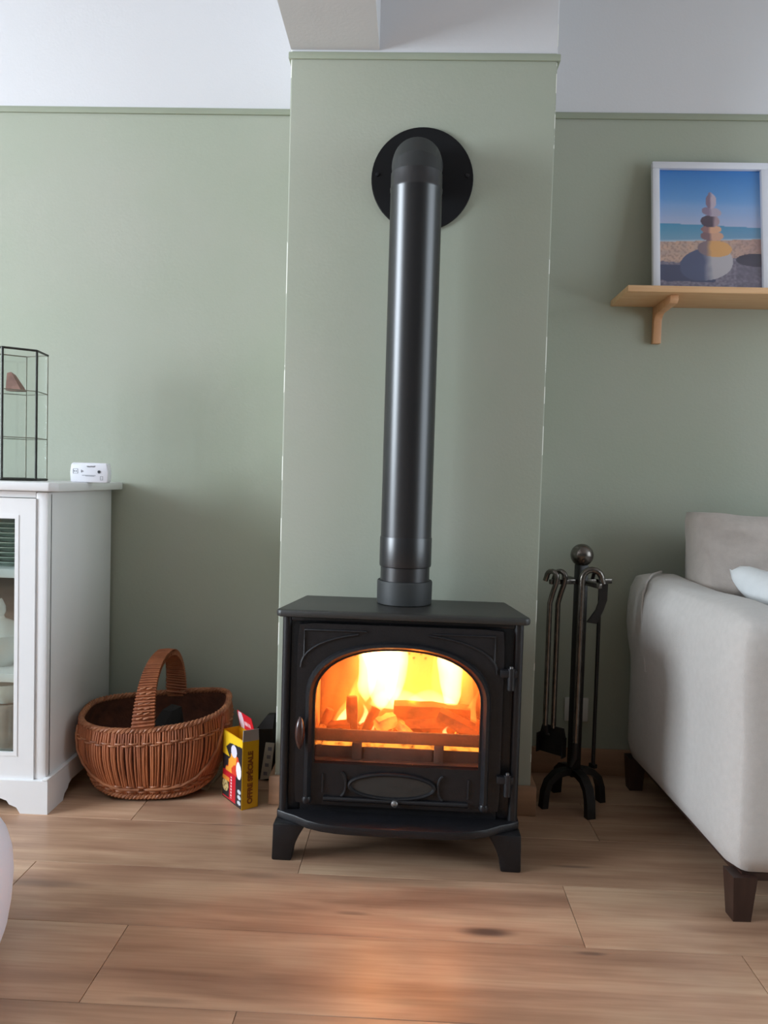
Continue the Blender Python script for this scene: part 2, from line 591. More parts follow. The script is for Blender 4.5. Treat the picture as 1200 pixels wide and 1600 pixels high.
def grid_print(name, fn, nu, nv, P, m, parent):
    """flat print: a grid whose vertex colours come from fn(u, v); P(u, v) gives the point"""
    me = bpy.data.meshes.new(name)
    vs = [P(i / nu, j / nv) for j in range(nv + 1) for i in range(nu + 1)]
    fs = [(j * (nu + 1) + i, j * (nu + 1) + i + 1, (j + 1) * (nu + 1) + i + 1, (j + 1) * (nu + 1) + i) for j in range(nv) for i in range(nu)]
    me.from_pydata(vs, [], fs)
    ca = me.color_attributes.new('print', 'FLOAT_COLOR', 'POINT')
    k = 0
    for j in range(nv + 1):
        for i in range(nu + 1):
            c = fn(i / nu, j / nv)
            ca.data[k].color = s2l([x / 255 for x in c]) + (1,)
            k += 1
    me.materials.append(m)
    o = bpy.data.objects.new(name, me)
    COL.objects.link(o)
    o.parent = parent
    return o


def arc(cx, cz, a, b, t0, t1, n, p=2.0):
    out = []
    for i in range(n + 1):
        t = R(t0 + (t1 - t0) * i / n)
        c, s_ = math.cos(t), math.sin(t)
        out.append((cx + a * math.copysign(abs(c) ** (2 / p), c), cz + b * math.copysign(abs(s_) ** (2 / p), s_)))
    return out


def nz(x, y, z=0.0):
    return noise.noise(Vector((x, y, z)))


# ------------------------------------------------------------------ the setting
fl = struct('floor', MB().box(RX0, RX1, RY0, RY1, -.03, -.010), M['underlay'])
PW, PLEN, GAP = .235, 1.24, .0006
joint = {0: -.555, 1: -.864, 2: -.24, 3: -.723, 4: -.30}
row0 = -16
for r_ in range(-16, 6):
    y0, y1 = 1.284 + r_ * PW, 1.284 + (r_ + 1) * PW
    y0, y1 = max(y0, RY0), min(y1, RY1)
    if y1 - y0 < .01:
        continue
    j = joint.get(r_, -random.uniform(0, PLEN))
    x = j - PLEN * 4
    while x < RX1:
        a, b = max(x, RX0), min(x + PLEN, RX1)
        if b - a > .01:
            mb = MB().box(-(b - a) / 2 + GAP, (b - a) / 2 - GAP, -(y1 - y0) / 2 + GAP, (y1 - y0) / 2 - GAP, -.0105, 0, .0007, 1)
            o = link('plank', mb, M['plank'], fl, 30)
            o.location = ((a + b) / 2, (y0 + y1) / 2, 0)
        x += PLEN

struct('ceiling', MB().box(RX0 - .15, RX1 + .15, RY0 - .15, RY1 + .15, RZ1, RZ1 + .1), M['plain'])
struct('wall_back', MB().box(RX0 - .15, RX1 + .15, RY1, RY1 + .12, -.03, RZ1), M['wall'])
struct('wall_front', MB().box(RX0 - .15, RX1 + .15, RY0 - .12, RY0, -.03, RZ1), M['dark_wall'])


def side_wall(name, xa, xb, w):
    mb = MB()
    mb.box(xa, xb, RY0, w[0], -.03, RZ1)
    mb.box(xa, xb, w[1], RY1, -.03, RZ1)
    mb.box(xa, xb, w[0], w[1], -.03, w[2])
    mb.box(xa, xb, w[0], w[1], w[3], RZ1)
    struct(name, mb, M['wall'])


side_wall('wall_left', RX0 - .15, RX0, WIN_L)
side_wall('wall_right', RX1, RX1 + .15, WIN_R)


def window(name, x, w):
    mb = MB()
    t = .05
    for (y0, y1, z0, z1) in ((w[0], w[1], w[2], w[2] + t), (w[0], w[1], w[3] - t, w[3]), (w[0], w[0] + t, w[2] + t, w[3] - t), (w[1] - t, w[1], w[2] + t, w[3] - t),
                             ((w[0] + w[1]) / 2 - .03, (w[0] + w[1]) / 2 + .03, w[2] + t, w[3] - t)):
        mb.box(x - .03, x + .03, y0, y1, z0, z1, .004)
    o = struct(name, mb, M['frame'])
    link('window_sill', MB().box(x - .07 if x > 0 else x - .03, x + .03 if x > 0 else x + .07, w[0], w[1], w[2] - .0, w[2] + .02), M['frame'], o)


window('window_1', RX0 - .05, WIN_L)
window('window_2', RX1 + .05, WIN_R)

BX0, BX1, BY = -.365, .357, 2.133
mb = MB()
bmx = bmesh.new()
bmesh.ops.create_cube(bmx, size=1)
for v in bmx.verts:
    v.co = Vector(((BX0 + BX1) / 2 + v.co.x * (BX1 - BX0), (BY + RY1) / 2 + v.co.y * (RY1 - BY), RZ1 / 2 + v.co.z * RZ1))
bmesh.ops.bevel(bmx, geom=[e for e in bmx.edges if all(abs(v.co.y - BY) < 1e-4 for v in e.verts) and abs(e.verts[0].co.x - e.verts[1].co.x) < 1e-4],
                offset=.005, segments=3, affect='EDGES', profile=.5)
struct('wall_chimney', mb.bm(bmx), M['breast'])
# downstand beam running from the breast into the room
struct('ceiling_beam', MB().box(BX0, -.124, RY0, BY - .0005, 2.089, RZ1), M['plain'])


def rail(name, pts):
    """small picture rail: profile swept along axis-aligned runs"""
    mb = MB()
    for (x0, x1, y0, y1) in pts:
        mb.box(x0, x1, y0, y1, 2.063, 2.081, .002)
    struct(name, mb, M['rail'])


rail('trim_1', [(RX0, BX0 - .013, RY1 - .007, RY1)])
rail('trim_2', [(BX1 + .013, RX1, RY1 - .007, RY1)])
rail('trim_3', [(BX0 - .006, BX1 + .007, BY - .007, BY - .0003), (BX0 - .006, BX0 - .0003, BY, RY1), (BX1 + .0003, BX1 + .007, BY, RY1)])


def skirt(name, runs):
    mb = MB()
    for x0, x1, y0, y1 in runs:
        mb.box(x0, x1, y0, y1, 0, .083, .003)
    struct(name, mb, M['skirt'])


skirt('baseboard_left', [(RX0, BX0 - .016, RY1 - .015, RY1)])
skirt('baseboard_right', [(BX1 + .016, RX1, RY1 - .015, RY1)])
skirt('baseboard_chimney', [(BX0 - .015, BX1 + .015, BY - .015, BY), (BX0 - .015, BX0, BY, RY1 - .016), (BX1, BX1 + .015, BY, RY1 - .016)])

# ------------------------------------------------------------------ wood stove
SX = -.012
st = thing('wood_stove', 'black cast-iron wood burning stove with arched glass door, standing before the chimney breast', 'stove', (SX, 1.93, 0), R(-.8))


def SP(name, mb, m, parent=None, smooth=40):
    """stove part given in stove-centred x, world y"""
    mb.xf(Matrix.Translation((0, -1.93, 0)))
    return link(name, mb, m, parent or st, smooth)


HW = .286
ZB, ZT = .108, .588
# body shell
mb = MB()
FY = 1.846
mb.box(-HW, -.235, FY, 2.05, ZB, ZT, .012)
mb.box(.235, HW, FY, 2.05, ZB, ZT, .012)
mb.box(-.24, .24, 2.035, 2.05, ZB, ZT)
mb.box(-.24, .24, FY, 2.04, .558, ZT)
mb.box(-.24, .24, FY, 2.04, ZB, .205)
SP('body', mb, M['iron'])
# rounded corner columns at the front
for sx in (-1, 1):
    SP('corner_post', MB().tube([(sx * .280, FY + .004, ZB), (sx * .280, FY + .004, ZT)], .012, 14), M['iron'])
# top plate with curved front corners
poly = [(-.268, 2.055), (-.302, 1.845)] + arc(-.285, 1.83, .019, .019, 180, 255, 5) + arc(.285, 1.83, .019, .019, 285, 360, 5) + [(.302, 1.845), (.268, 2.055)]
tp = SP('top_plate', MB().prism(poly, 'z', .592, .609, .005), M['iron_top'])
SP('rivet', MB().lathe([(.0035, 0), (.003, .004), (.0, .005)], (0, 0, 0), 10).xf(Matrix.Translation((-.03, FY - .001, .574)) @ Matrix.Rotation(R(90), 4, 'X')), M['steel'])
# front rail under the top plate
SP('upper_rail', MB().box(-.27, .27, FY - .006, FY + .02, .578, .592, .004), M['iron'])

# door
OX = -.006
DO = (.134, .577)


def rrect(x0, x1, z0, z1, r, n=6):
    return arc(x1 - r, z1 - r, r, r, 0, 90, n) + arc(x0 + r, z1 - r, r, r, 90, 180, n) + arc(x0 + r, z0 + r, r, r, 180, 270, n) + arc(x1 - r, z0 + r, r, r, 270, 360, n)


def arch(a, zb, zs, top, n=24, p=2.25, cx=OX):
    """arched outline: bottom corners then over the top, counter-clockwise from lower right"""
    return [(cx + a, zb)] + [(cx + a, zb + (zs - zb) * i / 6) for i in range(1, 6)] + arc(cx, zs, a, top - zs, 0, 180, n, p) + \
           [(cx - a, zs + (zb - zs) * i / 6) for i in range(1, 6)] + [(cx - a, zb)]


inner = arch(.199, .236, .395, .517)
# outer outline with the same number of points, projected radially onto the rounded rectangle
DX0, DX1 = -.251, .245


def to_rect(p, x0=DX0, x1=DX1, z0=DO[0], z1=DO[1], c=(OX, .36)):
    dx, dz = p[0] - c[0], p[1] - c[1]
    k = 1e9
    if dx > 1e-9: k = min(k, (x1 - c[0]) / dx)
    if dx < -1e-9: k = min(k, (x0 - c[0]) / dx)
    if dz > 1e-9: k = min(k, (z1 - c[1]) / dz)
    if dz < -1e-9: k = min(k, (z0 - c[1]) / dz)
    return (c[0] + dx * k, c[1] + dz * k)


# denser bottom run so that the outline stays rectangular
def with_bottom(pts, zb, a, n=12):
    return pts + [(OX - a + 2 * a * i / (n + 1), zb) for i in range(1, n + 1)]


inn = with_bottom(inner, .236, .199)
outl = [to_rect(p) for p in inn]
# snap the nearest points to the true corners
for cx_, cz_ in ((DX0, DO[0]), (DX1, DO[0]), (DX0, DO[1]), (DX1, DO[1])):
    i = min(range(len(outl)), key=lambda k: (outl[k][0] - cx_) ** 2 + (outl[k][1] - cz_) ** 2)
    ex, ez = (.006 if cx_ < 0 else -.006), (.006 if cz_ < .3 else -.006)
    outl[i] = (cx_ + ex * .6, cz_ + ez * .6)
DY0, DY1 = 1.826, 1.8455
door = SP('door', MB().ring(outl, inn, DY0, DY1), M['iron'], smooth=30)
# arched moulding around the window, running down to the door foot
mo = arch(.2235, .150, .40, .539)
mi = arch(.2035, .150, .395, .520)
mb = MB()
n_ = len(mo)
prof = []
for (ox, oz), (ix, iz) in zip(mo, mi):
    prof.append([(ox, DY0 + .002, oz), (ox + (ix - ox) * .2, DY0 - .012, oz + (iz - oz) * .2), (ox + (ix - ox) * .55, DY0 - .014, oz + (iz - oz) * .55),
                 (ox + (ix - ox) * .9, DY0 - .004, oz + (iz - oz) * .9), (ix, DY0 + .002, iz)])
vs = [p for row in prof for p in row]
fs = [(i * 5 + k, i * 5 + k + 1, (i + 1) * 5 + k + 1, (i + 1) * 5 + k) for i in range(n_ - 1) for k in range(4)]
fs += [(0, 1, 2, 3, 4), tuple((n_ - 1) * 5 + k for k in (4, 3, 2, 1, 0))]
mb.add(vs, fs)
SP('arch_moulding', mb, M['iron'], door)
for sx in (-1, 1):
    b_ = MB().lathe([(.0, -.012), (.009, -.008), (.012, 0), (.009, .008), (0, .012)], (OX + sx * .2135, DY0 - .006, .148), 12, False)
    SP('moulding_foot', b_, M['iron'], door)
# beads: second arch and spandrel outlines
ao = arch(.236, .47, .47, .560, p=2.2)[6:-5]
for seg_ in (ao[:11], ao[-11:]):
    SP('bead', MB().tube([(x, DY0 - .001, z) for x, z in seg_], .0032, 8), M['iron'], door)
for sx in (-1, 1):
    xx = OX + sx * .2285
    SP('bead', MB().tube([(xx, DY0 - .001, .50), (xx, DY0 - .001, .561), (xx - sx * .15, DY0 - .001, .561)], .0028, 8), M['iron'], door)
# lower panel with oval and scrolls
SP('lower_bead', MB().tube([(-.18, DY0 - .004, .151), (.17, DY0 - .004, .151)], .006, 10), M['iron'], door)
ov = MB()
pts = [(OX - .008 + .103 * math.cos(t), DY0 - .004, .187 + .030 * math.sin(t)) for t in [2 * math.pi * k / 48 for k in range(49)]]
ov.tube(pts, .0048, 8, False)
SP('oval_ring', ov, M['iron'], door)
SP('oval_plate', MB().prism([(OX - .008 + .098 * math.cos(2 * math.pi * k / 40), .187 + .026 * math.sin(2 * math.pi * k / 40)) for k in range(40)], 'y', DY0 - .0035, DY0 + .002), M['iron_top'], door)
for sx in (-1, 1):
    cx_ = OX - .008 + sx * .113
    SP('scroll', MB().tube([(cx_ + sx * .006 - sx * .014 * math.cos(t) + sx * .006, DY0 - .003, .188 + .030 * math.sin(t)) for t in [R(-80 + 160 * k / 14) for k in range(15)]], .0034, 8), M['iron'], door)
    SP('bead', MB().tube([(OX + sx * .176, DY0 - .001, .165), (OX + sx * .176, DY0 - .001, .212)], .0028, 8), M['iron'], door)
SP('air_knob', MB().lathe([(.004, -.016), (.004, -.006), (.008, -.004), (.008, .004), (.002, .008)], (0, 0, 0), 12).xf(Matrix.Translation((-.006, DY0 - .012, .150)) @ Matrix.Rotation(R(90), 4, 'X')), M['steel'], door)
# handle
SP('handle', MB().tube([(-.237, DY0 - .022, .278), (-.237, DY0 - .024, .288), (-.237, DY0 - .026, .303), (-.237, DY0 - .026, .318), (-.237, DY0 - .026, .333), (-.237, DY0 - .024, .346), (-.237, DY0 - .022, .354)],
                       [.003, .0075, .0108, .012, .0108, .0075, .003], 14).tube([(-.237, DY0 + .004, .318), (-.237, DY0 - .02, .318)], .006, 10), M['spindle'], door)
# hinges
for z in (.474, .217):
    h = SP('hinge', MB().box(.236, .276, DY0 - .012, DY0 + .006, z - .008, z + .010, .003).tube([(.262, DY0 - .006, z - .038), (.262, DY0 - .006, z + .014)], .0085, 12), M['iron'])
    SP('hinge_pin', MB().tube([(.262, DY0 - .006, z - .030), (.262, DY0 - .006, z + .018)], .0045, 10), M['steel'], h)
# glass pane
SP('glass_pane', MB().prism(arch(.199, .236, .395, .517, n=20), 'y', 1.838, 1.842), M['stove_glass'], door)
# base plate with bowed hearth lip
lip = [(-HW - .010, 2.05), (-HW - .010, 1.842), (-.272, 1.826), (-.25, 1.815)]
lip += [(-.25 + .5 * i / 14, 1.815 - .052 * (1 - abs(-1 + 2 * i / 14) ** 4.5)) for i in range(1, 14)]
lip += [(.25, 1.815), (.272, 1.826), (HW + .010, 1.842), (HW + .010, 2.05)]
SP('base_plate', MB().prism(lip, 'z', .089, .110, .004), M['iron'])
SP('base_skirt', MB().box(-.255, .255, 1.835, 2.04, .072, .089, .004), M['iron'])
# legs, curved on the inner side
for sx in (-1, 1):
    for (ya, yb, sy) in ((1.806, 1.852, -1), (2.0, 2.046, 1)):
        pl = [(sx * .298, .090), (sx * .300, 0), (sx * .252, 0)]
        pl += [(sx * (.252 - .034 * (k / 6) ** 1.8), .09 * k / 6) for k in range(1, 7)]
        SP('leg', MB().prism(pl, 'y', ya, yb, .004), M['iron'])
# firebox lining: brick panels
FB = {'x': .226, 'y0': 1.858, 'y1': 2.026, 'z0': .222, 'z1': .552}
SP('back_panel', MB().box(-.234, .234, 2.012, 2.034, .236, .553, .002), M['firebrick'])
for sx in (-1, 1):
    SP('fire_brick', MB().box(min(sx * .216, sx * .234), max(sx * .216, sx * .234), 1.862, 2.010, .235, .40, .002), M['firebrick'])
    SP('fire_brick', MB().box(min(sx * .216, sx * .234), max(sx * .216, sx * .234), 1.862, 2.010, .402, .553, .002), M['firebrick'])
# baffle with rows of air holes
SP('baffle', MB().box(-.214, .214, 1.87, 2.011, .540, .553), M['firebrick'])
holes = MB()
for k in range(13):
    for (zz, off) in ((.470, 0), (.459, .012)):
        x = -.20 + .031 * k + off
        if abs(x) < .21:
            holes.add([(x + .0032 * math.cos(t), 2.0112, zz + .0032 * math.sin(t)) for t in [2 * math.pi * q / 8 for q in range(8)]], [tuple(range(8))])
ho = SP('air_hole', holes, M['soot'])
ho['kind'] = 'stuff'
# grate
SP('log_guard', MB().box(-.216, .216, 1.862, 1.871, .278, .309, .003), M['bar'])
for x in (-.104, .098):
    SP('guard_post', MB().box(x - .012, x + .012, 1.861, 1.872, .222, .279, .003), M['bar'])
SP('ash_front', MB().box(-.216, .216, 1.874, 1.880, .206, .263, .002), M['bar'])
SP('ash_panel', MB().box(-.088, .082, 1.867, 1.874, .232, .266, .003), M['bar'])
SP('glowing_grate', MB().box(-.21, .21, 1.885, 2.01, .255, .268, .002), M['slot'])
SP('sill', MB().box(-.214, .214, 1.848, 1.878, .206, .236, .003), M['bar'])

# ember bed: nobody could count it
eb = MB()
for k in range(90):
    x, y = random.uniform(-.20, .20), random.uniform(1.892, 2.0)
    s_ = random.uniform(.008, .017)
    b_ = bmesh.new()
    bmesh.ops.create_icosphere(b_, subdivisions=1, radius=s_)
    for v in b_.verts:
        v.co = Vector((x + v.co.x * random.uniform(.8, 1.3), y + v.co.y, .268 + s_ * .7 + v.co.z * .8 + random.uniform(0, .012)))
    eb.bm(b_)
eb.xf(Matrix.Translation((SX, 0, 0)))
e = link('ember_bed', eb, M['ember'], None, 0)
e['kind'] = 'stuff'
tag(e, 'bed of glowing embers on the stove grate beneath the burning logs', 'embers')


def log(name_label, a, b, w, h, m, roll=0.0, seed=0):
    """rough split log between two points"""
    a, b = Vector(a), Vector(b)
    d = b - a
    L_ = d.length
    mb = MB()
    nseg = 6
    vs, fs = [], []
    sec = [(-.5, -.5), (.1, -.58), (.5, -.4), (.55, .1), (.3, .5), (-.35, .52), (-.55, .05)]
    for i in range(nseg + 1):
        t = i / nseg
        k = 1 - .12 * abs(2 * t - 1) ** 3
        for q, (u, v) in enumerate(sec):
            j = 1 + .18 * nz(i * .9 + seed * 3.1, q * 1.7, seed)
            vs.append((L_ * (t - .5) + .004 * nz(q, seed, i), u * w * k * j, v * h * k * j))
    n = len(sec)
    for i in range(nseg):
        for q in range(n):
            fs.append((i * n + q, i * n + (q + 1) % n, (i + 1) * n + (q + 1) % n, (i + 1) * n + q))
    fs += [tuple(range(n))[::-1], tuple(range(nseg * n, (nseg + 1) * n))]
    mb.add(vs, fs)
    o = link('log', mb, m, None, 35)
    o.location = (a + b) / 2
    q = d.to_track_quat('X', 'Z') @ Vector((1, 0, 0)).rotation_difference(Vector((1, 0, 0)))
    o.rotation_mode = 'QUATERNION'
    from mathutils import Quaternion
    o.rotation_quaternion = d.to_track_quat('X', 'Z') @ Quaternion((1, 0, 0), roll)
    return tag(o, name_label, 'firewood', 'logs burning in the stove')


log('long charred log lying across the top of the fire, right of centre', (-.03, 1.955, .335), (.165, 1.965, .327), .05, .045, M['log'], .2, 1)
log('charred log sloping down to the right corner of the fire window', (.085, 1.925, .342), (.205, 1.905, .290), .032, .030, M['log'], .5, 2)
log('second sloping charred log behind the one at the right corner', (.105, 1.975, .325), (.195, 1.965, .295), .035, .03, M['log'], .1, 3)
log('short upright stick standing at the left of the fire', (-.133, 1.925, .272), (-.137, 1.935, .372), .026, .026, M['log'], .0, 4)
log('thin stick leaning to the right beside the upright stick', (-.108, 1.912, .272), (-.076, 1.935, .345), .022, .022, M['log'], .6, 5)
log('dark log lying low at the far left of the fire', (-.195, 1.94, .285), (-.135, 1.925, .296), .035, .032, M['log'], .3, 6)
log('pale glowing wood chunk at the middle front of the fire', (-.070, 1.902, .312), (-.028, 1.930, .322), .034, .030, M['log_hot'], .2, 7)
log('small bright stick end pointing forward just above the middle of the guard bar', (.012, 1.892, .292), (-.026, 1.945, .314), .022, .022, M['log_hot'], .2, 8)
log('thick dark log lying in front under the long charred log', (.0, 1.925, .302), (.125, 1.935, .306), .04, .034, M['log'], .8, 9)
log('small charred piece leaning against the left brick', (-.214, 1.955, .280), (-.196, 1.955, .332), .02, .018, M['log'], .8, 10)

# flames
fire = thing('fire', 'bright yellow and white flames rising from the logs inside the stove', 'fire', (SX, 1.95, .27))
FM = [flame_mat('flame_white', (1, .55, .20), 150), flame_mat('flame_yellow', (1, .42, .07), 42), flame_mat('flame_orange', (1, .28, .03), 18)]


def flame(x, y, z0, z1, w, d, m, lean=0.0, seed=0, twist=.012, plume=False):
    vs, fs = [], []
    n, ns = 12, 12
    for i in range(ns + 1):
        t = i / ns
        rr = (math.sin(math.pi * min(1, t ** .62)) ** .8 * (1 - .25 * t) + .02) if 0 < t < 1 else .0
        if plume and 0 < t < 1:
            rr = min(1, t * 5) ** .7 * (.55 + .45 * min(1, t * 1.4)) * min(1, (1 - t) * 9) ** .6
        cx_ = x + lean * t ** 1.3 + twist * math.sin(5 * t + seed) * t
        for k in range(n):
            a = 2 * math.pi * k / n
            j = 1 + .25 * nz(math.cos(a) * 1.2 + seed * 5, math.sin(a) * 1.2, t * 4 + seed)
            vs.append((cx_ + rr * w * j * math.cos(a), y + rr * d * j * math.sin(a), z0 + (z1 - z0) * t))
    for i in range(ns):
        for k in range(n):
            k2 = (k + 1) % n
            fs.append((i * n + k, i * n + k2, (i + 1) * n + k2, (i + 1) * n + k))
    fs += [tuple(range(n))[::-1], tuple(range(ns * n, (ns + 1) * n))]
    mb = MB().add(vs, fs)
    mb.xf(Matrix.Translation((0, -1.95, -.27)))
    return link('flame', mb, FM[m], fire, 0)


#      x      y      z0    z1    w     d
for q in ((-.052, 1.968, .325, .545, .050, .026, 0, -.008, 1), (-.092, 1.975, .345, .535, .034, .020, 0, .004, 1), (-.022, 1.980, .335, .540, .034, .020, 0, .004, 1),
          (.128, 1.972, .322, .535, .036, .024, 0, .004, 1), (.104, 1.982, .325, .515, .026, .016, 1, -.006, 0),
          (.045, 1.992, .322, .540, .075, .010, 1, .0, 1), (.170, 1.988, .305, .520, .026, .012, 1, .0, 1),
          (-.140, 1.975, .275, .490, .018, .012, 1, .050, 0), (-.165, 1.950, .270, .400, .014, .012, 1, .040, 0),
          (-.160, 1.960, .268, .370, .013, .012, 0, .035, 0), (-.100, 1.960, .275, .350, .011, .010, 0, .006, 0), (-.078, 1.925, .270, .320, .006, .007, 0, .004, 0),
          (.118, 1.900, .272, .318, .009, .009, 0, .002, 0), (.185, 1.955, .28, .40, .014, .012, 1, .006, 0),
          (-.01, 1.988, .325, .39, .08, .010, 0, .0, 0), (.080, 1.988, .325, .385, .075, .010, 0, .0, 0), (-.195, 1.99, .27, .46, .018, .008, 2, .01, 1),
          (-.100, 1.884, .255, .275, .010, .006, 1, .0, 0)):
    flame(*q[:7], lean=q[7], seed=q[0] * 13, plume=bool(q[8]))
for (x, z, en) in ((-.06, .43, 1.5), (.128, .42, 1.3), (.03, .36, .7), (-.13, .33, .4)):
    d = bpy.data.lights.new('firelight', 'POINT')
    d.energy, d.color, d.shadow_soft_size = en, (1, .27, .022), .012
    o = bpy.data.objects.new('firelight', d)
    COL.objects.link(o)
    o.location = (SX + x, 1.968, z)

# ------------------------------------------------------------------ flue pipe
PX, PY = -.012, 1.985
fp = thing('flue_pipe', 'matt black stove pipe with elbow rising from the stove into the chimney breast', 'stove pipe', (PX, PY, .609))


def FP(name, mb, m, parent=None, smooth=40):
    mb.xf(Matrix.Translation((-PX, -PY, -.609)))
    return link(name, mb, m, parent or fp, smooth)


FP('collar', MB().lathe([(.066, .0), (.071, .002), (.0715, .056), (.070, .060), (.062, .0605)], (PX, PY, .609), 48, False), M['pipe_matt'])
FP('lower_sleeve', MB().lathe([(.0635, .655), (.0635, .704), (.0665, .706), (.0672, .711), (.0672, .778), (.0665, .781), (.064, .781)], (PX, PY, 0), 48, False), M['pipe'])
FP('pipe', MB().lathe([(.0655, .779), (.0655, 1.655), (.0665, 1.657), (.0668, 1.663), (.0655, 1.668), (.0655, 1.70)], (PX, PY, 0), 48, False), M['pipe'])
# segmented elbow turning back to the wall
r_ = .0655
ZE = 1.752
eb = MB()
path = [((PX, PY, 1.695), (0, 0, 1)), ((PX, PY + .004, 1.716), (0, .38, .92)), ((PX, PY + .034, 1.744), (0, .80, .60)), ((PX, PY + .07, ZE), (0, 1, 0)), ((PX, BY - .003, ZE), (0, 1, 0))]
vs, fs = [], []
n = 40
for (p, nn) in path:
    nv = Vector(nn).normalized()
    b_ = nv.cross(Vector((1, 0, 0))).normalized()
    for k in range(n):
        a = 2 * math.pi * k / n
        vs.append(Vector(p) + Vector((1, 0, 0)) * (r_ - .002) * math.cos(a) + b_ * (r_ - .002) * math.sin(a))
for i in range(len(path) - 1):
    for k in range(n):
        k2 = (k + 1) % n
        fs.append((i * n + k, i * n + k2, (i + 1) * n + k2, (i + 1) * n + k))
FP('elbow', eb.add(vs, fs), M['pipe_matt'], None, 18)
FP('elbow_seam', MB().tube([(PX + .0655 * math.cos(a), PY + .072 - .0, ZE + .0655 * math.sin(a)) for a in [2 * math.pi * k / 40 for k in range(41)]], .0022, 6, False), M['pipe_matt'])
ros = FP('wall_plate', MB().lathe([(.0, 0), (.137, 0), (.1385, -.002), (.1385, -.008), (.137, -.0085), (0, -.0085)], (0, 0, 0), 64, False).xf(
    Matrix.Translation((PX + .014, BY - .0095, 1.745)) @ Matrix.Rotation(R(90), 4, 'X')), M['plate_black'])
for sx in (-1, 1):
    FP('screw', MB().lathe([(.006, 0), (.005, .003), (0, .004)], (0, 0, 0), 12, False).xf(Matrix.Translation((PX + .014 + sx * .122, BY - .0095, 1.755)) @ Matrix.Rotation(R(90), 4, 'X')), M['iron'], ros)

# ------------------------------------------------------------------ white display cabinet
CX1, CX0, CY0, CY1 = -.967, -1.80, 2.008, 2.442
cb = thing('display_cabinet', 'white painted display cabinet with glass doors, cut off by the left edge of the picture', 'cabinet', ((CX0 + CX1) / 2, (CY0 + CY1) / 2, 0))


def CP(name, mb, m, parent=None, smooth=40):
    return link(name, mb, m, parent or cb, smooth, world=True)


CP('side_panel', MB().box(CX1 - .020, CX1, CY0 + .018, CY1, .085, .868, .002), M['cab'])
CP('side_panel', MB().box(CX0, CX0 + .020, CY0 + .018, CY1, .085, .868, .002), M['cab'])
CP('back_panel', MB().box(CX0 + .02, CX1 - .02, CY1 - .008, CY1, .085, .868), M['cab_in'])
CP('bottom_panel', MB().box(CX0 + .02, CX1 - .02, CY0 + .02, CY1 - .008, .12, .142), M['cab_in'])
top = MB()
tpx = [(CX0 - .03, CY1 + .012), (CX0 - .03, CY0 - .012), (CX0 - .018, CY0 - .024), (CX1 + .014, CY0 - .024), (CX1 + .032, CY0 - .006), (CX1 + .032, CY1 + .012)]
CP('top_board', top.prism(tpx, 'z', .870, .894, .004), M['cab'])
for xa, xb in ((CX1 - .034, CX1), (CX0, CX0 + .034)):
    CP('corner_post', MB().box(xa, xb, CY0 + .002, CY0 + .03, .088, .868, .006), M['cab'])
CP('upper_rail', MB().box(CX0 + .034, CX1 - .034, CY0 + .004, CY0 + .03, .852, .868), M['cab'])
# plinth with bracket feet
PZ = .090
def plinth_side(x0, x1):
    pl = [(x0, PZ), (x0, 0), (x0 + .075, 0), (x0 + .085, .016), (x0 + .105, .024), (x0 + .112, .034), (x0 + .13, .040),
          (x1 - .13, .040), (x1 - .112, .034), (x1 - .105, .024), (x1 - .085, .016), (x1 - .075, 0), (x1, 0), (x1, PZ)]
    return pl
CP('plinth', MB().prism(plinth_side(CX0 - .010, CX1 + .012), 'y', CY0 - .012, CY0 + .006), M['cab'])
CP('plinth', MB().prism(plinth_side(CY0 + .0062, CY1), 'x', CX1 - .006, CX1 + .012), M['cab'])
CP('plinth', MB().prism(plinth_side(CY0 + .0062, CY1), 'x', CX0 - .010, CX0 + .006), M['cab'])
CP('plinth_cap', MB().box(CX1 - .004, CX1 + .012, CY0 - .012, CY1, PZ, PZ + .006, .002), M['cab'])
# two glazed doors
midx = (CX0 + CX1) / 2
for (xa, xb, sgn) in ((midx + .002, CX1 - .032, 1), (CX0 + .032, midx - .002, -1)):
    sw = .050
    d = CP('door', MB().ring([(xa, .090), (xb, .090), (xb, .850), (xa, .850)], [(xa + sw, .158), (xb - sw, .158), (xb - sw, .800), (xa + sw, .800)], CY0 - .002, CY0 + .018), M['cab'])
    CP('glazing_bead', MB().ring([(xa + sw - .005, .153), (xb - sw + .005, .153), (xb - sw + .005, .805), (xa + sw - .005, .805)],
                                 [(xa + sw + .005, .163), (xb - sw - .005, .163), (xb - sw - .005, .795), (xa + sw + .005, .795)], CY0 - .0035, CY0 + .004), M['cab'], d)
    CP('glass_pane', MB().box(xa + sw - .004, xb - sw + .004, CY0 + .009, CY0 + .012, .154, .804), M['cab_glass'], d)
    kx = xa + .025 if sgn > 0 else xb - .025
    CP('knob', MB().lathe([(.005, 0), (.006, .010), (.013, .018), (.012, .026), (0, .029)], (0, 0, 0), 16, False).xf(Matrix.Translation((kx, CY0 - .002, .5)) @ Matrix.Rotation(R(90), 4, 'X')), M['steel'], d)
for z in (.632, .346):
    CP('shelf', MB().box(CX0 + .02, CX1 - .02, CY0 + .022, CY1 - .008, z, z + .024, .002), M['cab'])

# things in the cabinet (right half, the part in view)
def crock(name, prof, c, m, label, cat, group=None, n=32):
    o = link(name, MB().lathe(prof, (0, 0, 0), n, False), m, None, 40)
    o.location = c
    return tag(o, label, cat, group)


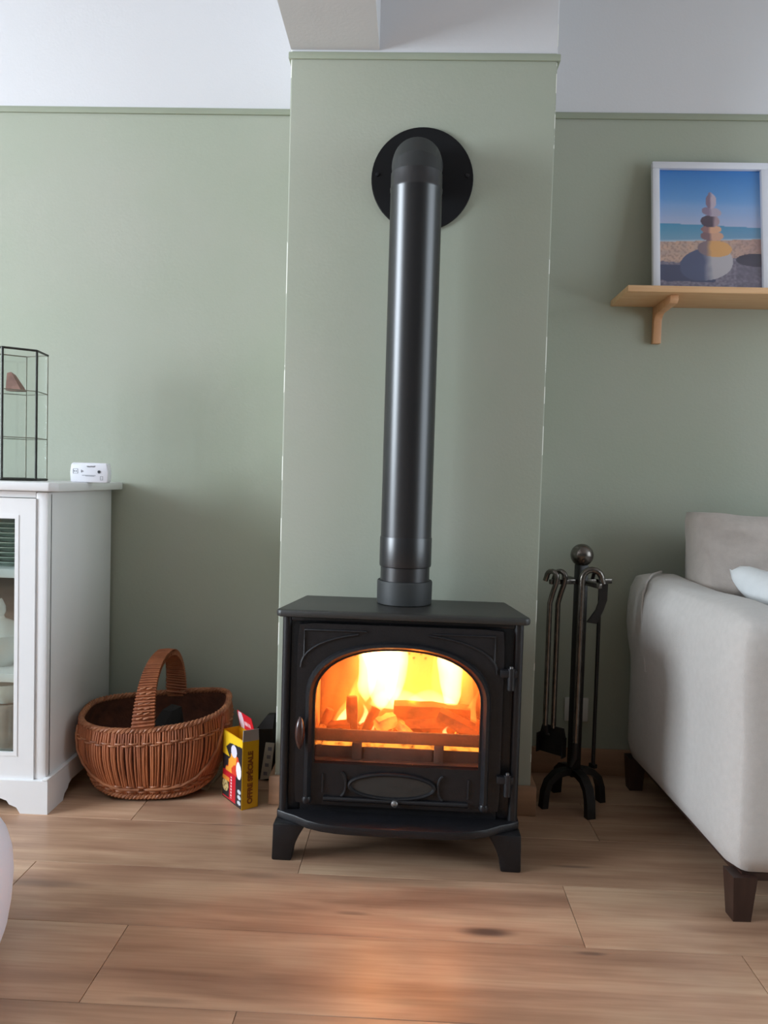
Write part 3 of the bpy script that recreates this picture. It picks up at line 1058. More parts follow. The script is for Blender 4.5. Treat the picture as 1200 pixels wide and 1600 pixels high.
plate_prof = [(0, .002), (.05, .002), (.055, 0), (.06, .004), (.095, .013), (.0955, .015), (.06, .008), (0, .006)]
p0 = None
for k in range(9):
    if p0 is None:
        p0 = crock('plate', plate_prof, (-1.115, 2.16, .656), M['plate_green'], 'pale green plate at the bottom of the stack on the cabinet\'s top shelf', 'plate', 'stacked plates in the cabinet')
    else:
        o = p0.copy()
        COL.objects.link(o)
        o['label'] = 'pale green plate, %s, in the stack on the cabinet\'s top shelf' % ('second from the bottom', 'third from the bottom', 'fourth from the bottom', 'the middle one', 'fourth from the top', 'third from the top', 'second from the top', 'topmost')[k - 1]
        o.location = (-1.115 + random.uniform(-.002, .002), 2.16, .656 + k * .0135)
crock('tureen', [(0, 0), (.035, 0), (.04, .006), (.062, .03), (.074, .065), (.070, .09), (.056, .100), (.05, .11), (.03, .125), (.012, .132), (.008, .140), (.013, .152), (.012, .168), (.004, .186), (0, .190)],
      (-1.158, 2.13, .370), M['ceramic'], 'white lidded pot with pointed knob on the cabinet\'s middle shelf', 'pot')
bk = link('storage_box', MB().box(-.10, .10, -.05, .05, 0, .235, .006), M['dark_box'], None)
bk.location = (-1.285, 2.33, .370)
tag(bk, 'dark box at the back of the cabinet\'s middle shelf', 'box')
crock('jar', [(0, 0), (.045, 0), (.048, .004)] + [(.046 + (.003 if k % 2 else 0), .006 + .010 * k) for k in range(12)] + [(.044, .128), (.040, .130), (.040, .010), (0, .008)],
      (-1.122, 2.10, .142), M['rib_glass'], 'ribbed glass jar with bright highlights on the cabinet\'s bottom shelf', 'jar')
crock('bowl', [(0, .0), (.025, 0), (.027, .006), (.048, .026), (.058, .058), (.056, .058), (.045, .030), (0, .010)],
      (-1.122, 2.10, .2725), M['ceramic'], 'white bowl standing on the ribbed jar on the cabinet\'s bottom shelf', 'bowl')
crock('dish', [(0, 0), (.05, 0), (.055, .005), (.07, .06), (.075, .14), (.072, .14), (.066, .06), (.05, .012), (0, .01)],
      (-1.245, 2.27, .142), M['olive'], 'olive brown dish at the back of the cabinet\'s bottom shelf', 'dish')

# ------------------------------------------------------------------ glass display case on the cabinet
HX = []
p = Vector((-1.140, 2.095))
ang = R(37)
for k in range(6):
    HX.append(p.copy())
    p = p + Vector((math.cos(ang), math.sin(ang))) * .088
    ang += R(60)
cx_, cy_ = sum(q.x for q in HX) / 6, sum(q.y for q in HX) / 6
gc = thing('glass_display_case', 'tall hexagonal glass display case with dark leaded edges on top of the white cabinet', 'display case', (cx_, cy_, .894))
GZ0, GZ1, GS = .898, 1.262, (1.016, 1.148)


def GP(name, mb, m, parent=None, smooth=40):
    return link(name, mb, m, parent or gc, smooth, world=True)


for k in range(6):
    a, b = HX[k], HX[(k + 1) % 6]
    GP('came', MB().tube([(a.x, a.y, GZ0), (a.x, a.y, GZ1)], .0036 if k < 2 else .0019, 8), M['lead' if k < 2 else 'lead_pale'])
    GP('rim', MB().tube([(a.x, a.y, GZ1), (b.x, b.y, GZ1)], .0032 if k in (0, 1, 5) else .0018, 8), M['lead' if k in (0, 1, 5) else 'lead_pale'])
    GP('rim', MB().tube([(a.x, a.y, GZ0), (b.x, b.y, GZ0)], .0036, 8), M['lead'])
    d_ = (b - a).normalized()
    nrm = Vector((d_.y, -d_.x)) * .0008
    q = [(a + nrm), (b + nrm), (b - nrm), (a - nrm)]
    GP('glass_pane', MB().prism([(t.x, t.y) for t in q], 'z', GZ0 + .002, GZ1 - .002), M['box_glass'], smooth=0)
    for z in GS:
        GP('shelf_edge', MB().tube([(a.x, a.y, z), (b.x, b.y, z)], .0014, 6), M['lead_pale'])
ctr = Vector((cx_, cy_))
ins = [ctr + (q - ctr) * .97 for q in HX]
for z in GS + (GZ0,):
    GP('glass_shelf', MB().prism([(q.x, q.y) for q in ins], 'z', z - .0015, z + .0015), M['box_glass'], smooth=0)
GP('hinge', MB().box(HX[5].x - .004, HX[5].x + .004, HX[5].y - .004, HX[5].y + .004, 1.08, 1.10), M['lead'])

cr = MB()
b_ = bmesh.new()
for q in ((-.022, -.016, 0), (.024, -.016, 0), (.024, .016, 0), (-.022, .016, 0), (-.020, -.012, .050), (-.008, -.012, .053), (-.006, .010, .047), (-.018, .012, .044), (.018, -.012, .014), (.018, .012, .012)):
    b_.verts.new(q)
bmesh.ops.convex_hull(b_, input=list(b_.verts))
o = link('crystal', cr.bm(b_), M['stone'], None, 20)
o.location = (-1.142, 2.172, GS[1] + .0015)
tag(o, 'brown wedge-shaped stone on the upper shelf of the glass display case', 'stone')

# ------------------------------------------------------------------ carbon monoxide alarm
al = thing('alarm', 'small white plastic alarm box with grey markings on the right of the cabinet top', 'alarm', (-.932, 2.20, .894), R(3))
al.scale = (.93, 1, .95)
prof = [(-.056, 0), (.052, 0), (.056, .004), (.058, .030), (.054, .058), (.050, .060), (-.052, .060), (-.057, .054), (-.060, .030), (-.058, .004)]
link('case', MB().prism(prof, 'y', -.016, .016, .003), M['plastic'], al)
fy = -.0166
for (xa, xb, za, zb) in ((-.022, .020, .0210, .0222), (-.012, .016, .0190, .0200)):
    link('printed_line', MB().box(xa, xb, fy, fy + .0006, za, zb), M['ink'], al)
link('button', MB().lathe([(.0, .0016), (.0042, .0016), (.0046, 0)], (0, 0, 0), 20, False).xf(Matrix.Translation((.030, -.016, .033)) @ Matrix.Rotation(R(90), 4, 'X')), M['ink_dark'], al)
for (x, z) in ((-.046, .034), (-.040, .034), (-.024, .036), (-.020, .034), (-.024, .032)):
    link('indicator', MB().lathe([(.0, .0006), (.0017, .0006), (.0019, 0)], (0, 0, 0), 12, False).xf(Matrix.Translation((x, -.016, z)) @ Matrix.Rotation(R(90), 4, 'X')), M['ink'], al)
# slanted script strokes above (unreadable in the photograph)
pts = [(-.008 + .026 * k / 24, fy + .0002, .048 + .0022 * math.sin(k * 1.9) + .0012 * k / 24) for k in range(25)]
link('script_mark', MB().tube(pts, .0006, 5), M['ink'], al)
link('symbol', MB().ring([(.034, .008), (.042, .008), (.042, .020), (.034, .020)], [(.0348, .0088), (.0412, .0088), (.0412, .0192), (.0348, .0192)], fy, fy + .0006), M['ink'], al)
link('symbol', MB().ring([(-.050, .027), (-.035, .027), (-.035, .041), (-.050, .041)], [(-.0493, .0277), (-.0357, .0277), (-.0357, .0403), (-.0493, .0403)], fy, fy + .0006), M['ink'], al)

# ------------------------------------------------------------------ wicker basket
bs = thing('wicker_basket', 'brown wicker basket with a hooped carrying handle on the floor beside the white cabinet', 'basket', (-.738, 2.235, 0), R(9))
BA, BB = .208, .150


def rimz(u, v):
    return .222 + .014 * u + .008 * v + .012 * abs(u) ** 3 - .006 * (v < 0) * (1 - abs(u))


_tab = [0.0]
_prev = None
for _i in range(721):
    _a = 2 * math.pi * _i / 720
    _p = (BA * math.copysign(abs(math.cos(_a)) ** (2 / 2.9), math.cos(_a)), BB * math.copysign(abs(math.sin(_a)) ** (2 / 2.9), math.sin(_a)))
    if _prev:
        _tab.append(_tab[-1] + math.hypot(_p[0] - _prev[0], _p[1] - _prev[1]))
    _prev = _p


def arc_th(f):
    """spread angles evenly along the rounded-rectangle outline"""
    L_ = (f % (2 * math.pi)) / (2 * math.pi) * _tab[-1]
    lo, hi = 0, 720
    while hi - lo > 1:
        m_ = (lo + hi) // 2
        if _tab[m_] <= L_:
            lo = m_
        else:
            hi = m_
    return 2 * math.pi * (lo + (L_ - _tab[lo]) / max(1e-9, _tab[hi] - _tab[lo])) / 720


def bpoint(th, t, off=0.0):
    """th around, t 0 base .. 1 rim"""
    th = arc_th(th)
    c, s_ = math.cos(th), math.sin(th)
    p_ = 2.9
    cu, sv = math.copysign(abs(c) ** (2 / p_), c), math.copysign(abs(s_) ** (2 / p_), s_)
    k = .83 + .23 * math.sin(min(1, t * 1.18) * math.pi / 2) - .06 * t ** 3
    a = BA * k + off
    b = BB * k + off
    z = .018 + (rimz(cu, sv) - .018) * t
    # bottom curves up at the long ends
    z += .035 * (1 - t) ** 2 * abs(cu) ** 3
    return Vector((a * cu, b * sv, z))


NT, NZ = 64, 10
vs, fs = [], []
for off in (0.0, -.006):
    for j in range(NZ + 1):
        for i in range(NT):
            vs.append(bpoint(2 * math.pi * i / NT, j / NZ, off))
q0 = (NZ + 1) * NT
for j in range(NZ):
    for i in range(NT):
        i2 = (i + 1) % NT
        fs.append((j * NT + i, j * NT + i2, (j + 1) * NT + i2, (j + 1) * NT + i))
        fs.append((q0 + j * NT + i2, q0 + j * NT + i, q0 + (j + 1) * NT + i, q0 + (j + 1) * NT + i2))
fs.append(tuple(range(NT))[::-1])
fs.append(tuple(q0 + i for i in range(NT)))
link('liner', MB().add(vs, fs), M['wicker_in'], bs)
rods = MB()
NR = 176
for i in range(NR):
    th = 2 * math.pi * (i + random.uniform(-.25, .25)) / NR
    bend = random.uniform(-.018, .018)
    pts = [bpoint(th + bend * math.sin(math.pi * t), t, .0026 + .0012 * random.random()) for t in [.02, .15, .3, .45, .6, .75, .88, .985]]
    rods.tube(pts, .0032 + .0009 * random.random(), 6)
o = link('stakes', rods, M['wicker'], bs)
o['kind'] = 'stuff'
# weaving bands: upper and lower waling, and thin weavers seen between
wv = MB()
for (t, amp, rad, ph) in ((.80, .0035, .0030, 0), (.83, .0035, .0030, math.pi), (.06, .004, .0042, 0), (.10, .004, .0038, math.pi), (.14, .0035, .0032, 0)):
    pts = []
    for k in range(193):
        th = 2 * math.pi * k / 192
        pts.append(bpoint(th, t, .0045 + amp * math.sin(th * 33 + ph)))
    wv.tube(pts, rad, 6, False)
link('weave_band', wv, M['wicker_rim'], bs)
# rope rim and foot: three twisted strands
for nm, t, rad, off, zoff in (('rim', 1.0, .0085, .0, .002), ('foot_band', .0, .0075, .004, -.004)):
    mb = MB()
    for s_ in range(3):
        pts = []
        for k in range(241):
            th = 2 * math.pi * k / 240
            a = th * 34 + s_ * 2 * math.pi / 3
            base = bpoint(th, t, off)
            out = Vector((math.cos(th), math.sin(th), 0))
            pts.append(base + out * (math.cos(a) * rad * .55) + Vector((0, 0, math.sin(a) * rad * .55 + zoff)))
        mb.tube(pts, rad * .62, 6, False)
    link(nm, mb, M['wicker_rim'], bs)
# hooped handle from front rim to back rim
ha = bpoint(R(266), 1.0)
hb = bpoint(R(80), 1.0)
HP = []
for k in range(33):
    t = k / 32
    a = math.pi * t
    ctr_ = ha.lerp(hb, .5 - .5 * math.copysign(abs(math.cos(a)) ** .85, math.cos(a)))
    HP.append(ctr_ + Vector((0, 0, .166 * math.sin(a) ** .8 - .01 * (1 - math.sin(a)))))
hand = MB()
vs, fs = [], []
side = Vector((1, 0, 0))
for i, pnt in enumerate(HP):
    tng = (HP[min(i + 1, 32)] - HP[max(i - 1, 0)]).normalized()
    sd = (side - tng * side.dot(tng)).normalized()
    nr = sd.cross(tng).normalized()
    w = .031 - .013 * math.sin(math.pi * i / 32)
    for (u, v) in ((-w, -.004), (-w * .6, -.0065), (w * .6, -.0065), (w, -.004), (w, .004), (w * .6, .0065), (-w * .6, .0065), (-w, .004)):
        vs.append(pnt + sd * u + nr * v)
for i in range(32):
    for k in range(8):
        k2 = (k + 1) % 8
        fs.append((i * 8 + k, i * 8 + k2, (i + 1) * 8 + k2, (i + 1) * 8 + k))
fs += [tuple(range(8))[::-1], tuple(range(256, 264))]
handle = link('handle', hand.add(vs, fs), M['wicker'], bs)
# wrapping bands around the hoop
for i in range(2, 64):
    f = i / 2
    i0 = int(f)
    if i0 >= 32:
        break
    pnt = HP[i0].lerp(HP[i0 + 1], f - i0)
    tng = (HP[i0 + 1] - HP[i0]).normalized()
    sd = (side - tng * side.dot(tng)).normalized()
    nr = sd.cross(tng).normalized()
    w = .0318 - .013 * math.sin(math.pi * f / 32)
    mb = MB()
    sl = .004
    rect = [(-w, -.0072), (0, -.0084), (w, -.0072), (w, .0072), (0, .0084), (-w, .0072), (-w, -.0072)]
    mb.tube([pnt + sd * u + nr * v + tng * (sl * u / w) for u, v in rect], .0032, 6, False)
    link('wrap', mb, M['wicker'], handle)
# stitched strands at the front foot of the handle
for dx in (-.010, .008):
    mb = MB()
    for k in range(7):
        pz = HP[2].lerp(HP[7], k / 6)
        mb.tube([pz + Vector((dx - .007, -.012, 0)), pz + Vector((dx, -.0145, .002)), pz + Vector((dx + .007, -.012, .004))], .0026, 6)
    link('stitching', mb, M['wicker_rim'], handle)
# bow of light willow curving along the front edge at the right
link('edge_rib', MB().tube([bpoint(R(a), tt, .008) for a, tt in ((270, .10), (285, .10), (300, .12), (312, .20), (320, .36), (326, .56), (330, .78), (333, .96))], .0048, 8), M['wicker_rim'], bs)
link('edge_rib', MB().tube([bpoint(R(a), tt, .008) for a, tt in ((262, .10), (245, .10), (230, .14), (220, .24), (213, .4), (208, .6), (205, .8), (204, .96))], .0044, 8), M['wicker_rim'], bs)

lump = MB()
b_ = bmesh.new()
bmesh.ops.create_icosphere(b_, subdivisions=2, radius=.05)
for v in b_.verts:
    v.co *= 1 + .35 * nz(v.co.x * 30, v.co.y * 30, v.co.z * 30)
    v.co.z = v.co.z * 2.2
o = link('fuel_lump', lump.bm(b_), M['coal'], None, 0)
o.location = (-.70, 2.25, .125)
tag(o, 'dark lump of fuel inside the wicker basket', 'fuel')

# ------------------------------------------------------------------ firelighter box
fx, fyy = -.445, 2.074
dirv = Vector((-.523 + .445, 2.168 - 2.074))
LW = dirv.length
rot = math.atan2(dirv.y, dirv.x)          # along the printed front, from the near corner
fb = thing('firelighter_box', 'upright yellow and red printed cardboard box with open top, left of the stove', 'box', (fx, fyy, 0), rot)
# local: x runs away along the printed face, y < 0 ... depth to the right is -y
BW, BD, BH = LW, .050, .196
TX0 = .0
bx = MB()
bx.box(0, BW, -BD, -BD + .001, 0, BH)
bx.box(0, .001, -BD, 0, 0, BH - .004)
bx.box(BW - .001, BW, -BD, 0, 0, BH)
bx.box(0, BW, -.001, 0, 0, BH)
bx.box(0, BW, -BD, 0, 0, .001)
link('carton', bx, M['yellow'], fb)


def box_front(u, v):
    """u 0 near corner .. 1 far edge, v 0 bottom .. 1 top"""
    c = (40, 38, 44)
    n = nz(u * 6, v * 9)
    # flames in the middle
    fl = (v - .42) / .30
    if .0 < fl < 1 and abs(u - .45 + .25 * (fl - .5) + .12 * n) < .34 * (1 - .4 * fl):
        c = (226, 70, 40)
        if abs(u - .55 + .3 * (fl - .5) + .15 * n) < .16:
            c = (250, 170, 60)
    if v > .76 and v < .97:
        if v > .90 - .05 * u or (u > .60 and v > .90 - .42 * (u - .55)):
            c = (248, 204, 40)
    if v >= .97 - .12 * (1 - u) * 0:
        c = (248, 204, 40)
    if u > .55 and v > .62 and v < .90 and (u - .55) * .75 > (v - .60) * 1.2:
        c = (248, 204, 40) if v > .66 else c
    if ((u - .42) / .15) ** 2 + ((v - .775) / .09) ** 2 < 1:
        c = (232, 226, 246)
    if ((u - .16 - .12 * (v - .5)) / .13) ** 2 + ((v - .535) / .125) ** 2 < 1:
        c = (250, 240, 240)
    # red strip with white lettering
    if v < .43:
        if .30 < u < .98 and v > .02:
            c = (206, 30, 44)
            if .50 < u < .57 and .06 < v < .38 and math.sin(v * 140) > -.3:
                c = (244, 226, 226)
        if u > .64 and .04 < v < .32:
            c = (36, 34, 36)
            if ((u - .84) / .16) ** 2 + ((v - .20) / .09) ** 2 < 1:
                c = (214, 190, 130)
                if nz(u * 26, v * 34) > .18:
                    c = (140, 104, 60)
        if u > .64 and .28 < v < .34:
            c = (240, 150, 60)
        for vv in (.075, .155, .235):
            if ((u - .12) / .09) ** 2 + ((v - vv) / .030) ** 2 < 1:
                c = (206, 214, 220)
    return c


grid_print('front_print', box_front, 70, 110, lambda u, v: (.002 + u * (BW - .004), .0006, .001 + v * (BH - .003)), M['boxprint'], fb)
# OFFRE SPECIALE reading upwards on the narrow side facing the camera
mtx = Matrix(((0, 0, -1, -.0008), (0, 1, 0, 0), (1, 0, 0, 0), (0, 0, 0, 1)))
cols = Matrix(((0, 0, -1, -.0006), (0, 1, 0, -BD / 2), (1, 0, 0, .088), (0, 0, 0, 1)))
text('lettering', 'OFFRE SPÉCIALE', M['brown_ink'], fb, cols, .0205)
# open flaps
fp_ = MB().add([(.0, -BD, BH - .006), (.0, .0, BH - .004), (-.006, .002, BH + .030), (-.004, -BD + .004, BH + .027), (.002, -BD, BH - .006), (.002, .0, BH - .004), (-.004, .002, BH + .030), (-.002, -BD + .004, BH + .027)],
              [(0, 1, 2, 3), (4, 7, 6, 5), (0, 4, 5, 1), (1, 5, 6, 2), (2, 6, 7, 3), (3, 7, 4, 0)])
link('end_flap', fp_, M['card_grey'], fb, 0)['label'] = 'grey inside of the folded-up end flap'


def flap_print(u, v):
    if ((u - .80) / .17) ** 2 + ((v - .5) / .62) ** 2 < 1:
        return (246, 222, 232)
    if .15 < u < .62 and .25 < v < .55 and math.sin(u * 60) > -.4:
        return (246, 210, 214)
    return (214, 30, 46)


link('lid_flap', MB().add([(.02, -BD, BH), (BW - .004, -BD, BH), (BW - .010, -BD + .012, BH + .052), (.026, -BD + .012, BH + .048),
                           (.02, -BD - .001, BH), (BW - .004, -BD - .001, BH), (BW - .010, -BD + .011, BH + .052), (.026, -BD + .011, BH + .048)],
                          [(0, 1, 2, 3), (4, 7, 6, 5), (0, 4, 5, 1), (1, 5, 6, 2), (2, 6, 7, 3), (3, 7, 4, 0)]), M['red_card'], fb, 0)
grid_print('lid_print', flap_print, 40, 16, lambda u, v: (.021 + u * (BW - .027) + (.004 - .008 * u) * v, -BD + .0008 + .012 * v, BH + .001 + v * (.046 + .004 * u)), M['boxprint'], fb)

# black packet with a pale label standing behind
pk = thing('black_packet', 'black packet with a pale grey label strip standing behind the yellow box', 'packet', (-.420, 2.315, 0), R(-8))
link('wrapper', MB().add([(-.03, -.02, 0), (.025, -.02, 0), (.025, .02, 0), (-.03, .02, 0), (-.03, -.024, .155), (.022, -.022, .16), (.022, .02, .165), (-.03, .02, .16), (-.002, -.006, .196), (.022, -.006, .20), (.022, .012, .20), (.0, .012, .198)],
                         [(0, 3, 2, 1), (0, 1, 5, 4), (1, 2, 6, 5), (2, 3, 7, 6), (3, 0, 4, 7), (4, 5, 9, 8), (5, 6, 10, 9), (6, 7, 11, 10), (7, 4, 8, 11), (8, 9, 10, 11)]), M['black_pack'], pk, 20)
lb = link('label_strip', MB().add([(-.012, -.030, .003), (.020, -.030, .010), (.030, -.026, .118), (.002, -.026, .118), (-.012, -.028, .003), (.020, -.028, .010), (.030, -.024, .118), (.002, -.024, .118)],
                                  [(0, 1, 2, 3), (4, 7, 6, 5), (0, 4, 5, 1), (1, 5, 6, 2), (2, 6, 7, 3), (3, 7, 4, 0)]), M['pale_label'], pk, 0)
lb['label'] = 'pale grey printed label strip'
for (z, x) in ((.100, .016), (.075, .013), (.050, .008), (.024, .004)):
    link('printed_mark', MB().box(x - .006, x + .006, -.0305 + .004 * z / .118, -.0295 + .004 * z / .118, z - .006, z + .005), M['ink'], lb)
o = link('kindling_stick', MB().box(-.085, .085, -.010, .010, 0, .008, .001), M['stick'], None)
o.location = (-.575, 2.285, 0)
o.rotation_euler = (0, 0, R(84))
tag(o, 'thin pale kindling stick on the floor between basket and yellow box', 'kindling')

# ------------------------------------------------------------------ fireside tools
TX, TY = .492, 2.213
TR = R(19)
ts = thing('tool_stand', 'dark forged iron fireside tool stand with ball finial and four arched feet', 'tool stand', (TX, TY, 0), TR)
link('pole', MB().box(-.015, .015, -.015, .015, .085, .70, .003), M['tool_black'], ts)
link('ball', MB().lathe([(.0325 * math.sin(math.pi * k / 20), -.0325 * math.cos(math.pi * k / 20)) for k in range(21)], (0, 0, .727), 32, False), M['tool'], ts)
for a in range(4):
    ca, sa = math.cos(a * math.pi / 2), math.sin(a * math.pi / 2)
    # flat forged leg: out, then down
    pr = [(.0, .098), (.030, .100), (.058, .094), (.080, .074), (.090, .045), (.094, .0)]
    pts = [(r_ * ca, r_ * sa, z) for r_, z in pr]
    vs, fs = [], []
    t2 = Vector((-sa, ca, 0))
    for i, pnt in enumerate(pts):
        pnt = Vector(pnt)
        tg = (Vector(pts[min(i + 1, 5)]) - Vector(pts[max(i - 1, 0)])).normalized()
        nr = t2.cross(tg).normalized()
        for (u, v) in ((-.013, -.009), (.013, -.009), (.013, .009), (-.013, .009)):
            q = pnt + t2 * u + nr * v
            if i == 5:
                q.z = 0
            vs.append(q)
    for i in range(5):
        for k in range(4):
            k2 = (k + 1) % 4
            fs.append((i * 4 + k, i * 4 + k2, (i + 1) * 4 + k2, (i + 1) * 4 + k))
    fs += [(3, 2, 1, 0), (20, 21, 22, 23)]
    link('leg', MB().add(vs, fs), M['tool_black'], ts, 30)
    # hanging arm
    link('arm', MB().box(.0, .100, -.006, .006, .644, .658, .002).xf(Matrix.Rotation(a * math.pi / 2, 4, 'Z')), M['tool'], ts)


def hook_pts(r, drop, side=1):
    """crook over an arm: starts at the tip, over the top, down the shank; in local xz"""
    out = []
    for k in range(11):
        a = R(200 - 200 * k / 10)
        out.append((r * math.cos(a), r * math.sin(a)))
    return out


def tool(name, label, pos, rz, shank, rad, crook_r, sway, bottom, mtl, tip_mat=None):
    """hanging tool: crook at the arm, S-bend, straight shank, working end"""
    o = thing(name, label, 'fire tool', pos, rz, 'fireside tools on the stand')
    pts = [(-crook_r - .004, 0, -.012)]
    for k in range(9):
        a = R(180 - 180 * k / 8)
        pts.append((crook_r * math.cos(a), 0, crook_r * math.sin(a)))
    pts += [(crook_r + sway * .15, 0, -.018), (crook_r + sway * .6, 0, -.045), (crook_r + sway, 0, -.075), (crook_r + sway, 0, -shank)]
    link('shank', MB().tube(pts, rad, 10), mtl, o)
    return o, crook_r + sway


ZA = .651
ax = Matrix.Rotation(TR, 3, 'Z')
def arm_pt(a, d):
    v = ax @ Vector((math.cos(a * math.pi / 2), math.sin(a * math.pi / 2), 0)) * d
    return (TX + v.x, TY + v.y, ZA + .0135)


# left arm (a=2): shovel and a second rod
p = arm_pt(2, .068)
sh, xs = tool('fire_shovel', 'fireside shovel with dark blade hanging on the left of the stand', (p[0], p[1], p[2]), R(-40), .435, .0075, .0165, -.020, 0, M['tool'])
bl = [(-.034, 0), (.034, 0), (.040, -.025), (.042, -.080), (-.042, -.080), (-.040, -.025)]
link('blade', MB().prism([(xs + u, -.43 + v) for u, v in bl], 'y', -.004, .004, .0015).box(xs - .042, xs - .039, -.02, .004, -.510, -.455).box(xs + .039, xs + .042, -.02, .004, -.510, -.455), M['tool_black'], sh)
p = arm_pt(2, .094)
pk2, xs = tool('fire_poker', 'slim iron poker hanging outermost on the left of the stand, beside the shovel', (p[0], p[1], p[2]), R(-40), .425, .0075, .0165, -.020, 0, M['tool'])
link('tip', MB().tube([(xs, 0, -.424), (xs + .004, .004, -.450), (xs + .012, .006, -.452)], [.0074, .006, .003], 8), M['tool_black'], pk2)
# front arm (a=3): big bright crook
p = arm_pt(3, .075)
tg_, xs = tool('fire_tongs', 'fireside tool with large bright crook hanging at the front of the stand', (p[0] - .010, p[1], p[2] + .002), R(180), .46, .0090, .027, .0, 0, M['tool'])
link('strap', MB().add([(-.030, -.006, -.010), (-.012, -.006, -.008), (-.016, -.008, -.05), (-.010, -.008, -.075), (.006, -.006, -.105), (-.012, -.006, -.108), (-.024, -.008, -.075), (-.030, -.008, -.05),
                        (-.030, .0, -.010), (-.012, .0, -.008), (-.016, -.002, -.05), (-.010, -.002, -.075), (.006, .0, -.105), (-.012, .0, -.108), (-.024, -.002, -.075), (-.030, -.002, -.05)],
                       [(0, 1, 2, 7), (7, 2, 3, 6), (6, 3, 4, 5), (8, 15, 10, 9), (15, 14, 11, 10), (14, 13, 12, 11), (0, 8, 9, 1), (1, 9, 10, 2), (2, 10, 11, 3), (3, 11, 12, 4), (4, 12, 13, 5), (5, 13, 14, 6), (6, 14, 15, 7), (7, 15, 8, 0)]).xf(Matrix.Diagonal((1.5, 1.5, 1.15, 1))), M['tool_black'], tg_, 0)
link('jaw', MB().tube([(xs, 0, -.455), (xs, 0, -.50), (xs + .01, 0, -.53)], [.0075, .010, .006], 10), M['tool_black'], tg_)
# right arm (a=0): thin rod
p = arm_pt(0, .052)
br, xs = tool('fire_rake', 'thin dark iron rod hanging on the right of the stand, ending just above the foot', (p[0], p[1], p[2]), R(-55), .545, .0055, .0135, .0, 0, M['tool_black'])
link('tip', MB().box(xs - .012, xs + .012, -.006, .006, -.556, -.544, .002), M['tool_black'], br)

so = thing('wall_socket', 'white double wall socket low on the sage wall behind the fireside tools', 'socket', (.547, RY1, .208))
link('face_plate', MB().box(-.038, .038, -.009, 0, -.038, .038, .003), M['socket'], so)
link('rocker', MB().box(-.012, .012, -.012, -.008, .006, .028, .001), M['socket'], so)

# ------------------------------------------------------------------ sofa
sf = thing('sofa', 'light beige linen sofa with dark wooden legs at the right edge of the picture', 'sofa', (.705, 1.625, 0), R(2.2))
# local: x to the right along the front, y towards the wall
SD, SLN, AW, AH = .76, 2.0, .15, .672


def soft_box(x0, x1, y0, y1, z0, z1, r, seg=5, sub=True, puff=0.0):
    b = bmesh.new()
    bmesh.ops.create_cube(b, size=1)
    for v in b.verts:
        v.co = Vector(((x0 + x1) / 2 + v.co.x * (x1 - x0), (y0 + y1) / 2 + v.co.y * (y1 - y0), (z0 + z1) / 2 + v.co.z * (z1 - z0)))
    bmesh.ops.subdivide_edges(b, edges=list(b.edges), cuts=10, use_grid_fill=True)
    c = Vector(((x0 + x1) / 2, (y0 + y1) / 2, (z0 + z1) / 2))
    h = Vector(((x1 - x0) / 2, (y1 - y0) / 2, (z1 - z0) / 2))
    for v in b.verts:
        d = v.co - c
        # rounded-box projection
        q = Vector((max(-h.x + r, min(h.x - r, d.x)), max(-h.y + r, min(h.y - r, d.y)), max(-h.z + r, min(h.z - r, d.z))))
        e_ = d - q
        if e_.length > 1e-9:
            d = q + e_.normalized() * min(r, r if sum(1 for k in range(3) if abs(e_[k]) > 1e-6) > 1 else e_.length)
        if puff:
            fx = (1 - (d.x / h.x) ** 2); fy_ = (1 - (d.y / h.y) ** 2); fz = (1 - (d.z / h.z) ** 2)
            d = Vector((d.x * (1 + puff * fy_ * fz * .5), d.y * (1 + puff * fx * fz), d.z * (1 + puff * fx * fy_)))
        v.co = c + d
    return b


def arm_mesh(x0):
    b = soft_box(x0, x0 + AW, 0, SD, .098, AH, .045)
    for v in b.verts:
        y, z = v.co.y, v.co.z
        t = max(0, (z - .40) / .27)
        # soft roll at the top, fuller towards the back
        bulge = .020 * math.sin(min(1, t) * math.pi) * (.4 + .6 * y / SD)
        if v.co.x < x0 + AW / 2:
            v.co.x -= bulge
        else:
            v.co.x += bulge * .5
        v.co.z += .006 * math.sin(y * 9) * t - .012 * t * (1 - y / SD)
        v.co += Vector((0, 0, .004 * nz(v.co.x * 9, y * 5, z * 5)))
    return b


link('arm', MB().bm(arm_mesh(0)), M['sofa'], sf, 60)
link('arm', MB().bm(arm_mesh(SLN - AW)), M['sofa'], sf, 60)
# piping at the back panel of the arm
link('piping', MB().tube([(-.002, SD - .19, .40), (-.006, SD - .185, .46), (-.014, SD - .18, .53), (-.0165, SD - .175, .58), (-.012, SD - .17, .62), (.004, SD - .15, .655), (.03, SD - .12, .672), (.07, SD - .08, .676)], .0035, 8), M['sofa'], sf)
link('seat_base', MB().bm(soft_box(AW, SLN - AW, .02, SD - .02, .105, .34, .03)), M['sofa'], sf, 60)
link('back', MB().bm(soft_box(AW, SLN - AW, SD - .16, SD, .105, .66, .05)), M['sofa'], sf, 60)
hw = (SLN - 2 * AW) / 2
for k in range(2):
    link('seat_cushion', MB().bm(soft_box(AW + hw * k + .003, AW + hw * (k + 1) - .003, .0, SD - .17, .342, .475, .05, puff=.06)), M['sofa'], sf, 60)
link('plinth', MB().box(.03, SLN - .03, .02, SD - .03, .088, .105), M['dark_wood'], sf)
